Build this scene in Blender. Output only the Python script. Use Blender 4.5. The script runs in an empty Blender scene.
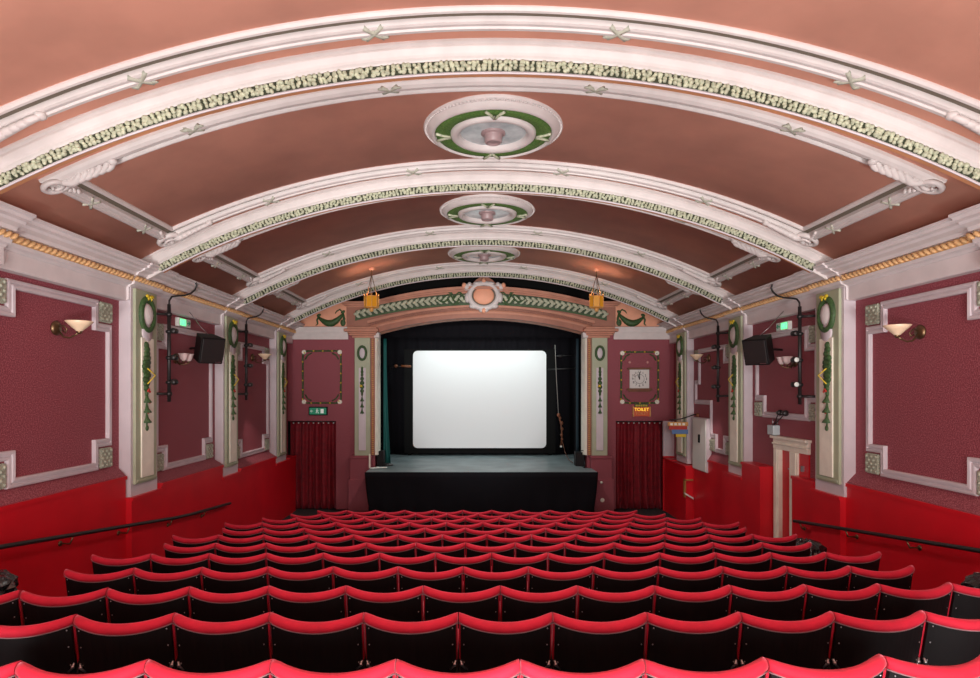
import bpy, math, random
from math import sin, cos, pi, sqrt, radians, atan2
from mathutils import Vector, Matrix
random.seed(7)
SC = bpy.context.scene
COL = SC.collection
CZ = 3.05          # camera height; heights below are written relative to it
XC = 0.18          # centre line of the auditorium
W = 4.98           # half width of the room
XO = XC

# ------------------------------------------------------------------ materials
def nodes(m):
    m.use_nodes = True
    nt = m.node_tree
    return nt, nt.nodes, nt.links, nt.nodes['Principled BSDF']
def mat(name, col, rough=.6, metal=0, var=0.0, scale=6, bump=0.0, bscale=60, sheen=0, emit=0, ecol=None, spec=.5, coat=0, col2=None, lo=.35, hi=.65, detail=4):
    m = bpy.data.materials.new(name)
    nt, N, L, b = nodes(m)
    b.inputs['Base Color'].default_value = (*col, 1)
    b.inputs['Roughness'].default_value = rough
    b.inputs['Metallic'].default_value = metal
    b.inputs['Specular IOR Level'].default_value = spec
    if coat:
        b.inputs['Coat Weight'].default_value = coat
        b.inputs['Coat Roughness'].default_value = .2
    if sheen:
        b.inputs['Sheen Weight'].default_value = sheen
        b.inputs['Sheen Roughness'].default_value = .35
        b.inputs['Sheen Tint'].default_value = (1, .35, .42, 1)
    if emit:
        b.inputs['Emission Color'].default_value = (*(ecol or col), 1)
        b.inputs['Emission Strength'].default_value = emit
    if var or col2 or bump:
        tc = N.new('ShaderNodeTexCoord')
    if var or col2:
        nz = N.new('ShaderNodeTexNoise'); nz.inputs['Scale'].default_value = scale; nz.inputs['Detail'].default_value = detail
        L.new(tc.outputs['Object'], nz.inputs['Vector'])
        cr = N.new('ShaderNodeValToRGB')
        c2 = col2 or tuple(min(1, c * (1 + var)) for c in col)
        c1 = col if col2 else tuple(c * (1 - var) for c in col)
        cr.color_ramp.elements[0].position = lo; cr.color_ramp.elements[0].color = (*c1, 1)
        cr.color_ramp.elements[1].position = hi; cr.color_ramp.elements[1].color = (*c2, 1)
        L.new(nz.outputs['Fac'], cr.inputs['Fac']); L.new(cr.outputs['Color'], b.inputs['Base Color'])
    if bump:
        n2 = N.new('ShaderNodeTexNoise'); n2.inputs['Scale'].default_value = bscale; n2.inputs['Detail'].default_value = 3
        L.new(tc.outputs['Object'], n2.inputs['Vector'])
        bp = N.new('ShaderNodeBump'); bp.inputs['Strength'].default_value = bump; bp.inputs['Distance'].default_value = .02
        L.new(n2.outputs['Fac'], bp.inputs['Height']); L.new(bp.outputs['Normal'], b.inputs['Normal'])
    return m
M = dict(
 ceil=mat('salmon_plaster', (.70,.335,.24), .85, var=.09, scale=1.3, bump=.10, bscale=5),
 white=mat('white_plaster', (.66,.61,.59), .5, var=.05, scale=5),
 groove=mat('olive_groove_paint', (.16,.135,.10), .6),
 cornice=mat('pale_lilac_plaster', (.72,.67,.67), .5, var=.05, scale=3),
 lilac=mat('lilac_grey_paint', (.63,.57,.60), .5, var=.04, scale=3),
 sage=mat('sage_green_paint', (.40,.44,.30), .5, var=.06, scale=4),
 palesage=mat('pale_sage_plaster', (.47,.50,.36), .6, var=.25, scale=25, bump=.3, bscale=40),
 dullsage=mat('dull_sage_plaster', (.38,.40,.31), .6, var=.15, scale=25, bump=.3, bscale=40),
 ochre=mat('ochre_soffit_paint', (.58,.27,.13), .6, var=.12, scale=3),
 ribbon=mat('grey_sage_plaster', (.42,.43,.35), .6, var=.1),
 leaf=mat('olive_leaf_backing', (.035,.042,.022), .8),
 green=mat('garland_green_paint', (.045,.10,.03), .55, var=.35, scale=30, bump=.4, bscale=60),
 moss=mat('moss_green_paint', (.05,.13,.02), .7, col2=(.12,.24,.05), scale=60, bump=.8, bscale=70),
 cream=mat('cream_paint', (.88,.85,.72), .5, var=.05),
 rope=mat('pale_gilt_paint', (.66,.40,.18), .5, var=.15, scale=20),
 gold=mat('gold_ochre_paint', (.62,.32,.10), .5, var=.15, scale=20),
 yellow=mat('yellow_paint', (.70,.52,.03), .5),
 redpaint=mat('berry_red_paint', (.45,.03,.02), .5),
 paper=mat('crimson_mottled_wallpaper', (.205,.026,.042), .65, col2=(.60,.21,.24), scale=75, lo=.42, hi=.85, detail=5, bump=.25, bscale=60),
 dado=mat('gloss_red_paint', (.62,.006,.016), .38, var=.06, scale=2, bump=.03, bscale=6),
 salmon=mat('salmon_paint', (.50,.225,.145), .6, var=.08, scale=5),
 dsalmon=mat('terracotta_paint', (.34,.14,.09), .6, var=.08, scale=5),
 lsalmon=mat('peach_paint', (.86,.40,.25), .6, var=.06, scale=5),
 velvet=mat('red_velvet', (.42,.003,.022), .85, var=.2, scale=7, sheen=.4, bump=.06, bscale=120),
 vside=mat('red_vinyl', (.42,.004,.025), .5),
 blackp=mat('black_panel', (.0045,.0035,.004), .55, spec=.25),
 piping=mat('grey_piping', (.22,.12,.13), .6),
 chrome=mat('worn_steel', (.45,.45,.47), .3, metal=1),
 iron=mat('black_iron', (.015,.013,.013), .45),
 carpet=mat('dark_carpet', (.018,.017,.018), .95, var=.3, scale=40),
 stagefl=mat('grey_stage_boards', (.13,.17,.18), .42, col2=(.26,.33,.34), scale=1.6, lo=.3, hi=.7),
 drape=mat('black_drape', (.0055,.005,.007), .9, spec=.15),
 curtain=mat('dark_red_velvet_curtain', (.20,.002,.010), .7, var=.2, scale=8, sheen=.25),
 teal=mat('teal_curtain', (.01,.13,.12), .6),
 screen=mat('screen_cloth', (.82,.83,.83), .9),
 disc=mat('silvered_disc', (.42,.48,.50), .25, col2=(.72,.78,.78), scale=5, metal=.1),
 brown=mat('brown_wood', (.17,.055,.02), .5, var=.2, scale=12),
 amber=mat('amber_glass', (.62,.28,.02), .25, emit=.06, ecol=(1,.45,.03)),
 shade=mat('cream_glass_shade', (.85,.66,.45), .35),
 pshade=mat('pink_glass_shade', (.75,.60,.58), .35),
 brass=mat('aged_brass', (.20,.13,.07), .4, metal=.9),
 exitg=mat('exit_green', (.01,.16,.09), .4, emit=.10, ecol=(.02,.7,.35)),
 exitl=mat('exit_green_lit', (.3,.9,.5), .4, emit=1.6, ecol=(.10,.95,.30)),
 exitw=mat('exit_white', (.75,.8,.75), .4),
 signw=mat('white_letter', (.8,.85,.8), .4, emit=.2),
 orange=mat('orange_sign', (.40,.05,.015), .4, emit=.12, ecol=(1,.15,.02)),
 yellit=mat('yellow_letters', (.9,.7,.05), .4, emit=1.0, ecol=(1,.62,.05)),
 paper_white=mat('clock_face', (.75,.74,.70), .5),
 black=mat('matt_black', (.004,.004,.004), .8, spec=.15),
 bag=mat('black_plastic_bag', (.008,.008,.009), .22, bump=.9, bscale=9, spec=.8),
 bluep=mat('blue_paint', (.10,.20,.42), .5),
 pink=mat('pink_plaster', (.62,.30,.28), .5),
)

# ------------------------------------------------------------------ mesh builder
class MB:
    def __init__(s): s.v = []; s.f = []; s.sm = []; s.mi = []; s.cur = 0
    def add(s, vs, fs, smooth=False):
        o = len(s.v); s.v += [tuple(v) for v in vs]
        for f in fs: s.f.append(tuple(i + o for i in f)); s.sm.append(smooth); s.mi.append(s.cur)
        return s
    def box(s, x0, x1, y0, y1, z0, z1):
        if x0 > x1: x0, x1 = x1, x0
        return s.add([(x0,y0,z0),(x1,y0,z0),(x1,y1,z0),(x0,y1,z0),(x0,y0,z1),(x1,y0,z1),(x1,y1,z1),(x0,y1,z1)],
                     [(0,3,2,1),(4,5,6,7),(0,1,5,4),(1,2,6,5),(2,3,7,6),(3,0,4,7)])
    def ell(s, c, r, n=8, m=6, rot=None):
        vs = [Vector((0,0,r[2]))]
        for i in range(1, m):
            t = pi*i/m
            for j in range(n):
                p = 2*pi*j/n; vs.append(Vector((r[0]*sin(t)*cos(p), r[1]*sin(t)*sin(p), r[2]*cos(t))))
        vs.append(Vector((0,0,-r[2])))
        if rot is not None: vs = [rot @ v for v in vs]
        vs = [v + Vector(c) for v in vs]
        fs = [(0, 1+j, 1+(j+1) % n) for j in range(n)]
        for i in range(m-2):
            for j in range(n):
                a = 1+i*n+j; b = 1+i*n+(j+1) % n
                fs.append((a, a+n, b+n, b))
        k = 1+(m-2)*n
        fs += [(k+j, k+n, k+(j+1) % n) for j in range(n)]
        return s.add(vs, fs, True)
    def tube(s, pts, r, n=8, closed=False, caps=True):
        pts = [Vector(p) for p in pts]; K = len(pts)
        rr = r if isinstance(r, (list, tuple)) else [r]*K
        vs = []; up = None
        for i, p in enumerate(pts):
            if closed: d = pts[(i+1) % K]-pts[i-1]
            else: d = pts[min(i+1, K-1)]-pts[max(i-1, 0)]
            d.normalize()
            if up is None:
                up = Vector((0,0,1)) if abs(d.z) < .9 else Vector((1,0,0))
            a = d.cross(up)
            if a.length < 1e-5: a = d.cross(Vector((0,1,0)))
            a.normalize(); b = a.cross(d); b.normalize(); up = b
            for j in range(n):
                t = 2*pi*j/n; vs.append(p + (a*cos(t)+b*sin(t))*rr[i])
        fs = []
        R = K if closed else K-1
        for i in range(R):
            for j in range(n):
                a0 = i*n+j; a1 = i*n+(j+1) % n; b0 = ((i+1) % K)*n+j; b1 = ((i+1) % K)*n+(j+1) % n
                fs.append((a0,a1,b1,b0))
        if caps and not closed:
            fs.append(tuple(range(n-1,-1,-1))); fs.append(tuple((K-1)*n+j for j in range(n)))
        return s.add(vs, fs, True)
    def grid(s, rows, closed_u=False, smooth=False):
        n = len(rows[0]); vs = [p for r in rows for p in r]; fs = []
        for i in range(len(rows)-1):
            for j in range(n-1 if not closed_u else n):
                j2 = (j+1) % n
                fs.append((i*n+j, i*n+j2, (i+1)*n+j2, (i+1)*n+j))
        return s.add(vs, fs, smooth)
    def sweep(s, prof_pts, smooth=False):
        """prof_pts: list of stations, each a closed loop of 3-D points; capped"""
        n = len(prof_pts[0]); s.grid(prof_pts, True, smooth)
        o = len(s.v) - n*len(prof_pts)
        s.f.append(tuple(o+j for j in range(n-1,-1,-1))); s.sm.append(False); s.mi.append(s.cur)
        e = o+n*(len(prof_pts)-1)
        s.f.append(tuple(e+j for j in range(n))); s.sm.append(False); s.mi.append(s.cur)
        return s
    def prism(s, poly, fn0, fn1):
        """poly: 2-D outline; fn0/fn1 map (a,b) to the two faces"""
        return s.sweep([[fn0(a,b) for a,b in poly], [fn1(a,b) for a,b in poly]])
    def lathe(s, prof, c, axis='z', n=32, smooth=True, down=1):
        rows = []
        for r, h in prof:
            row = []
            for j in range(n):
                t = 2*pi*j/n
                if axis == 'z': row.append((c[0]+r*cos(t), c[1]+r*sin(t), c[2]+h))
                elif axis == 'y': row.append((c[0]+r*cos(t), c[1]+h, c[2]+r*sin(t)))
                else: row.append((c[0]+h, c[1]+r*cos(t), c[2]+r*sin(t)))
            rows.append(row)
        return s.grid(rows, True, smooth)
    def build(s, name, m, parent=None, bevel=0):
        me = bpy.data.meshes.new(name)
        org = Vector((0,0,0))
        if parent is not None: org = PO.get(parent.name, Vector((0,0,0)))
        me.from_pydata([tuple(Vector(v)-org) for v in s.v], [], s.f)
        ms = m if isinstance(m, (list, tuple)) else [m]
        for x in ms: me.materials.append(x)
        me.polygons.foreach_set('use_smooth', s.sm)
        me.polygons.foreach_set('material_index', s.mi)
        me.validate(); me.update()
        import bmesh
        bm = bmesh.new(); bm.from_mesh(me); bmesh.ops.recalc_face_normals(bm, faces=bm.faces); bm.to_mesh(me); bm.free()
        o = bpy.data.objects.new(name, me); COL.objects.link(o)
        if parent is not None: o.parent = parent
        if bevel:
            md = o.modifiers.new('bevel', 'BEVEL'); md.width = bevel; md.segments = 2; md.limit_method = 'ANGLE'
        return o
PO = {}      # world position of each root / parent that is not at the origin
def tag(o, label=None, cat=None, group=None, kind=None):
    if label: o['label'] = label
    if cat: o['category'] = cat
    if group: o['group'] = group
    if kind: o['kind'] = kind
    return o
def thing(name, loc, label, cat, group=None):
    o = bpy.data.objects.new(name, None); COL.objects.link(o); o.location = loc; o.empty_display_size = .1
    PO[o.name] = Vector(loc)
    return tag(o, label, cat, group)
def sub(parent, o):   # a part that has sub-parts keeps the frame of its thing
    PO[o.name] = PO.get(parent.name, Vector((0,0,0))); return o
def struct(o): o['kind'] = 'structure'; return o
def copy_tree(o, parent=None, skip=()):
    c = o.copy(); COL.objects.link(c); c.parent = parent
    for ch in o.children:
        if ch.name.split('.')[0] not in skip: copy_tree(ch, c, skip)
    return c
FONT = None
def text_mesh(txt, size, m, parent, mat_world, name='lettering', depth=.004):
    cu = bpy.data.curves.new(name, 'FONT'); cu.body = txt; cu.size = size; cu.extrude = depth; cu.align_x = 'CENTER'; cu.align_y = 'CENTER'
    t = bpy.data.objects.new(name, cu); COL.objects.link(t)
    dg = bpy.context.evaluated_depsgraph_get(); dg.update()
    me = bpy.data.meshes.new_from_object(t.evaluated_get(dg)); bpy.data.objects.remove(t)
    org = PO.get(parent.name, Vector((0,0,0)))
    me.transform(Matrix.Translation(-org) @ mat_world); me.materials.clear(); me.materials.append(m)
    o = bpy.data.objects.new(name, me); COL.objects.link(o); o.parent = parent
    return o

# ------------------------------------------------------------------ room shell
def floor_z(y):
    y = max(min(y, 11.9), -2.0)
    return CZ - (2.0 + .118*(y-2.69))
FZ_END = floor_z(20)
b = MB()
ys = [-10.0, -2.0, 11.9, 16.6]
x0, x1 = XC-W-.1, XC+W+.1
rows = [[(x0,y,floor_z(y)),(x1,y,floor_z(y)),(x1,y,floor_z(y)-.2),(x0,y,floor_z(y)-.2)] for y in ys]
b.sweep(rows); struct(b.build('floor', M['carpet']))

RC, CROWN = 9.9, CZ+3.02
ZCEN = CROWN-RC
AMAX = math.asin((W+.02)/RC)
def arc(t, r=0.0, y=0.0):
    return (XC+(RC-r)*sin(t), y, ZCEN+(RC-r)*cos(t))
N_ARC = 72
def arcs(a0, a1, n=N_ARC): return [a0+(a1-a0)*i/n for i in range(n+1)]
b = MB()
b.sweep([[arc(t,0,-10.0),arc(t,0,15.2),arc(t,-.2,15.2),arc(t,-.2,-10.0)] for t in arcs(-AMAX,AMAX)], True)
for i in range(len(b.sm)): b.sm[i] = False
c = struct(b.build('ceiling', M['ceil']))
c.data.polygons.foreach_set('use_smooth', [True]*len(c.data.polygons))
def SX(s, u): return XC + s*(W-u)
ZW = CZ+1.72
for s, nm in ((-1,'left'),(1,'right')):
    b = MB()
    if s < 0:
        b.box(SX(s,0), SX(s,-.15), -10.0, 16.0, .0-.3, ZW)
    else:   # the doorway is a real opening
        b.box(SX(s,0), SX(s,-.15), -10.0, 10.04, -.3, ZW)
        b.box(SX(s,0), SX(s,-.15), 10.42, 16.0, -.3, ZW)
        b.box(SX(s,0), SX(s,-.15), 10.04, 10.42, CZ-.95, ZW)
    struct(b.build('wall_'+nm, M['paper']))
b = MB(); b.box(XC-W-.15, XC+W+.15, -10.2, -10.0, 0, CROWN+.1)
struct(b.build('wall_back', M['paper']))
# doorway beyond the right wall: a shallow lobby
b = MB(); b.box(SX(1,-.15), SX(1,-.95), 9.9, 9.95, -.2, CZ-.5); b.box(SX(1,-.15), SX(1,-.95), 11.2, 11.25, -.2, CZ-.5)
b.box(SX(1,-.90), SX(1,-.95), 9.95, 11.2, -.2, CZ-.5); b.box(SX(1,-.15), SX(1,-.95), 9.9, 11.25, CZ-.5, CZ-.45)
struct(b.build('wall_lobby', M['dado']))

# end wall: lower wall with two doorways, upper wall round the arch
YE = 16.0
def qz(c, k, x): return CZ + c - k*x*x
b = MB()
HO = 2.64    # half opening
DZ = CZ-.774 # door head
for s in (-1,1):
    X = lambda a: XC+s*a
    d0 = 3.74 if s < 0 else 3.48
    b.box(X(2.74), X(d0), YE, YE+.35, 0, CZ+1.45)        # pier beside the arch
    b.box(X(d0), X(W), YE, YE+.35, DZ, CZ+1.62)         # above the doorway
    if s > 0: b.box(X(4.76), X(W), YE, YE+.35, 0, DZ)
struct(b.build('wall_end', M['paper']))
b = MB(); b.box(XC-5.2, XC+5.2, 19.6, 19.7, -.1, 7.2); b.box(XC-5.2,XC-5.15,16.35,19.6,-.1,7.2); b.box(XC+5.15,XC+5.2,16.35,19.6,-.1,7.2)
b.box(XC-5.2,XC+5.2,15.2,19.7,7.1,7.2)
struct(b.build('wall_stage', M['black']))
b = MB(); b.box(XC-5.2, XC+5.2, 16.6, 19.7, -.1, -.01)
struct(b.build('floor_stage_well', M['black']))
# upper wall behind the arch
b = MB()
for s in (-1,1):
    b.box(XC+s*3.05, XC+s*W, YE+.02, YE+.3, CZ+1.45, CZ+2.30)
o = struct(b.build('wall_end_upper', M['lsalmon']))
b = MB()
b.box(XC-4.9, XC+4.9, YE+.36, YE+.40, CZ+1.9, CZ+3.3)  # black sheet standing in for the shadow in the gap over the arch
struct(b.build('wall_shadow_gap', M['black']))

# dado, sills, cornices per side
DADO = {-1: [(-10,8.33,-1.15,.12),(8.33,9.12,-1.44,.20),(9.12,11.35,-1.36,.20),(11.35,12.2,-1.59,.20),(12.2,14.4,-1.53,.20),(14.4,15.4,-1.70,.20),(15.4,16,-1.66,.2)],
         1: [(-10,8.4,-1.25,.12),(8.4,9.12,-1.44,.20),(9.12,9.79,-1.34,.14),(10.62,11.35,-1.30,.26),(11.35,12.2,-1.59,.26),(12.2,14.35,-1.50,.08),(14.35,15.4,-1.74,.26),(15.4,16,-1.72,.26)]}
tn = 1
for s, nm in ((-1,'left'),(1,'right')):
    b = MB()
    for y0,y1,z,u in DADO[s]:
        b.box(SX(s,-.02), SX(s,u), y0, y1, -.2, CZ+z)
        b.box(SX(s,0), SX(s,u+.02), y0-.004, y1+.004, CZ+z-.04, CZ+z+.006)
    struct(b.build('baseboard_'+nm, M['dado']))
    b = MB()
    for y0,y1,z,u in DADO[s]:
        if y1-y0 < 1 or z == -1.44 or (y0 > 14): continue
        b.prism([(0,z),(u,z),(u,z+.015),(0,z+.14)], lambda a,h,y=y0: (SX(s,a),y,CZ+h), lambda a,h,y=y1: (SX(s,a),y,CZ+h))
    struct(b.build('trim_%d' % tn, M['paper'])); tn += 1
def entab_prof():   # (u, z) outline of the cornice over the fascia
    return [(0,1.22),(.11,1.22),(.12,1.235),(.12,1.405),(.135,1.41),(.15,1.43),(.19,1.445),(.205,1.475),(.205,1.56),(.24,1.565),(.26,1.60),(.33,1.625),(.345,1.65),(.40,1.66),(.405,1.69),(.44,1.70),(.44,1.725),(0,1.735)]
for s in (-1,1):
    b = MB()
    P = entab_prof()
    segs = [(-10.0,4.9,0),(4.9,6.08,.07),(6.08,8.35,0),(8.35,9.1,.03),(9.1,11.45,0),(11.45,12.2,.03),(12.2,14.6,0),(14.6,15.3,.03),(15.3,16.0,0)]
    for y0,y1,e in segs:
        Q = [(u+(e if u > 0.115 else 0), z) for u,z in P]
        b.prism(Q, lambda a,h,y=y0: (SX(s,a),y,CZ+h), lambda a,h,y=y1: (SX(s,a),y,CZ+h))
    cr = struct(b.build('trim_%d' % tn, M['cornice'])); tn += 1
    g = MB(); g.box(SX(s,.2), SX(s,.215), 1.5, 15.95, CZ+1.478, CZ+1.555)
    n = 170; rot = Matrix.Rotation(radians(38), 3, 'X')
    for i in range(n):
        y = 1.6+i*.0845
        e = 0
        for y0,y1,ee in segs:
            if y0 <= y < y1: e = ee
        g.ell((SX(s,.225+e), y, CZ+1.517), (.034,.058,.025), 7, 5, rot)
    struct(g.build('trim_%d' % tn, M['rope'])); tn += 1

# ------------------------------------------------------------------ ceiling ribs
RIBS = [2.1, 5.30, 8.50, 11.70, 14.90]
LA = math.asin((W-.36)/RC)
def rib(y0, near=True):
    global tn
    prof = [(0,-.02),(0,.02),(.02,.035),(.02,.055),(.05,.10),(.055,.12),(.075,.135),(.085,.15),(.085,.245),(.085,.25),(.15,.25),(.15,.245),(.155,.15),(.16,.135),(.18,.055),(.19,.02),(.19,-.02)]
    b = MB(); b.sweep([[arc(t,r,y0+d) for d,r in prof] for t in arcs(-LA-.03,LA+.03)])
    root = struct(b.build('trim_%d' % tn, M['white'])); tn += 1
    g = MB(); g.sweep([[arc(t,r,y0+dd) for dd,r in ((.088,.249),(.088,.258),(.152,.258),(.156,.249),(.158,.16),(.152,.16))] for t in arcs(-LA,LA)]); g.build('soffit', M['ochre'], root)
    g = MB()
    sides = (.078,) if y0 < 14 else (.078,)
    for d in sides:
        g.sweep([[arc(t,r,y0+dd) for dd,r in ((d,.15),(d+.008,.15),(d+.008,.243),(d,.243))] for t in arcs(-LA,LA)])
    L = g.build('garland_backing', M['leaf'], root)
    g = MB()
    step = .047 if y0 < 9 else .06
    n = int(2*LA*RC/step)
    for i in range(n):
        t = -LA + 2*LA*i/n
        for k, rr in enumerate((.172,.198,.224)):
            tt = t+random.uniform(-.0012,.0012)
            c = arc(tt, rr+random.uniform(-.006,.006), y0+.07)
            sz = random.uniform(.015,.024)
            g.ell(c, (sz*1.25, random.uniform(.012,.028), sz*.95), 7, 5, Matrix.Rotation(random.uniform(0,3),3,'Y'))
    g.build('leaf_garland', M['palesage'], root)
    # thin purple-grey line under the garland
    g = MB(); g.tube([arc(t,.258,y0+.085) for t in arcs(-LA,LA)], .010, 6)
    g.build('bead', M['lilac'], root)
for y in RIBS[1:]: rib(y)

# ------------------------------------------------------------------ ceiling panel frames
def frame(y0, y1, label):
    """moulded frame laid on the vault between two ribs"""
    ctr = ((y0+y1)/2)
    root = thing('ceiling_panel_frame', (XC, ctr, CROWN), label, 'plaster moulding', 'plaster frames on the barrel ceiling')
    TA = math.asin(4.34/RC); wd = .27
    prof = [(0,-.01),(0,.03),(.02,.055),(.05,.075),(.08,.075),(.09,.06),(.12,.06),(.14,.05),(.15,.012),(.215,.012),(.22,.03),(.235,.04),(.255,.035),(.27,.015),(.27,-.01)]
    pr_a = [p for p in prof if p[0] <= .15]+[(.15,-.01)]
    pr_c = [(.215,-.01)]+[p for p in prof if p[0] >= .215]
    pr_b = [(.145,-.01),(.145,.010),(.22,.010),(.22,-.01)]
    for nm, pr, m in (('outer_moulding', pr_a, M['white']), ('inner_moulding', pr_c, M['white']), ('dark_groove', pr_b, M['groove'])):
        b = MB()
        def ca(w): return TA - w/RC
        b.sweep([[arc(max(-ca(w),min(ca(w),t)), r, y0+w) for w,r in pr] for t in arcs(-TA,TA)])
        b.sweep([[arc(max(-ca(w),min(ca(w),t)), r, y1-w) for w,r in pr] for t in arcs(-TA,TA)])
        for s in (-1,1):
            K = 10
            b.sweep([[arc(s*ca(w), r, min(max(y, y0+w), y1-w)) for w,r in pr] for y in [y0+(y1-y0)*i/K for i in range(K+1)]])
        b.build(nm, m, root)
    # scrolls at the corners
    for s in (-1,1):
        for ye, dy in ((y0,1),(y1,-1)):
            g = MB()
            TC = TA-.06/RC
            def q(a, w, r): return arc(s*(TC-a/RC), r, ye+dy*w)
            pts = []; rad = []
            for i in range(26):      # volute
                th = i*.42; R = .15*(1-i/30)
                pts.append(q(.02+R*cos(th), .09+R*sin(th)*.9, .05+.05*i/26)); rad.append(.040*(1-i/36))
            g.tube(pts, rad, 7)
            for k in range(6):       # leaf sweeping along the arch
                a0 = .08+.07*k
                pts = [q(a0+.22*j/6, .06+.05*sin(j/6*pi)+.006*k, .07+.03*sin(j/6*pi)) for j in range(7)]
                g.tube(pts, [.012+.034*sin(pi*(j+.6)/7.6)*(1-.08*k) for j in range(7)], 7)
            g.ell(q(.62,.10,.07), (.05,.05,.04), 8, 6)
            for k in range(5): g.ell(q(.02+.015*k, .17+.05*k, .06), (.03-.003*k,.035,.03), 7, 5)
            g.build('corner_scroll', M['white'], root)
    # ribbon ties
    for w0, dy in ((y0,1),(y1,-1)):
        for off in (-2.95,-1.0,1.0,2.95):
            t0 = off/RC
            g = MB()
            for sg in (-1,1):
                pts = [arc(t0+sg*(-.075+.15*j/5)/RC, .066-.02*(j/5)**2, w0+dy*(.01+.13*j/5)) for j in range(6)]
                g.tube(pts, .021, 6)
                g.ell(arc(t0+sg*.08/RC, .07, w0+dy*.025), (.04,.02,.012), 7, 5)
            g.build('ribbon_tie', M['ribbon'], root)
    for s in (-1,1):
        for fy in (.28,.72):
            g = MB(); yy = y0+(y1-y0)*fy
            for sg in (-1,1):
                g.tube([arc(s*(TA-(.01+.13*j/5)/RC), .07-.02*(j/5)**2, yy+sg*(-.07+.14*j/5)) for j in range(6)], .015, 6)
            g.build('ribbon_tie', M['ribbon'], root)
    return root
FL = ['white plaster ceiling frame nearest the camera, cut by the top of the photo', 'white plaster frame around the nearest ceiling medallion',
      'white plaster frame around the second ceiling medallion', 'lilac-grey plaster frame around the farthest ceiling medallion']
for i in range(4): frame(RIBS[i]+.62, RIBS[i+1]-.18, FL[i])

# ------------------------------------------------------------------ medallions
def medallion(yc, label):
    zc = CROWN-.005
    root = thing('ceiling_medallion', (XC+.04, yc, zc), label, 'ceiling rose', 'round medallions along the ceiling crown')
    c = (XC+.04, yc, zc)
    b = MB()
    b.lathe([(.80,.03),(.80,-.02),(.785,-.035),(.76,-.035),(.75,-.05),(.72,-.085),(.69,-.10),(.675,-.10),(.665,-.085),(.66,-.06)], c, n=64)
    b.build('outer_ring', M['white'], root)
    b = MB(); n = 110
    for i in range(n):
        t = 2*pi*i/n; b.ell((c[0]+.772*cos(t), c[1]+.772*sin(t), c[2]-.04), (.015,.015,.012), 5, 4)
    b.build('beading', M['white'], root)
    b = MB(); b.lathe([(.665,-.07),(.64,-.092),(.575,-.105),(.51,-.092),(.485,-.07)], c, n=64)
    b.build('green_garland', M['moss'], root)
    b = MB(); b.lathe([(.49,-.06),(.485,-.10),(.46,-.12),(.42,-.12),(.39,-.10),(.38,-.07),(.375,-.05)], c, n=64)
    b.build('inner_ring', M['white'], root)
    b = MB(); b.lathe([(.38,-.055),(.2,-.06),(.10,-.06)], c, n=48)
    b.build('disc', M['disc'], root)
    b = MB(); b.lathe([(.14,-.055),(.14,-.075),(.125,-.085),(.105,-.085),(.10,-.10),(.10,-.165),(.085,-.18),(.07,-.18),(.065,-.165),(.03,-.165),(.001,-.165)], c, n=28)
    b.build('boss', mat('boss_paint', (.34,.24,.24), .4), root)
    for k in range(4):
        g = MB(); t0 = k*pi/2
        for sg in (-1,1):
            g.tube([(c[0]+R*cos(t0+sg*a), c[1]+R*sin(t0+sg*a), c[2]-.112) for R,a in ((.49,.015),(.54,.05),(.60,.10),(.655,.15))], .016, 6)
        g.build('ribbon', M['palesage'], root)
ML = ['nearest and largest round ceiling medallion with green garland ring', 'middle round medallion of the ceiling, between second and third arches', 'farthest and smallest round medallion on the ceiling']
for i in range(3): medallion(RIBS[i+1]+1.80, ML[i])

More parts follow.
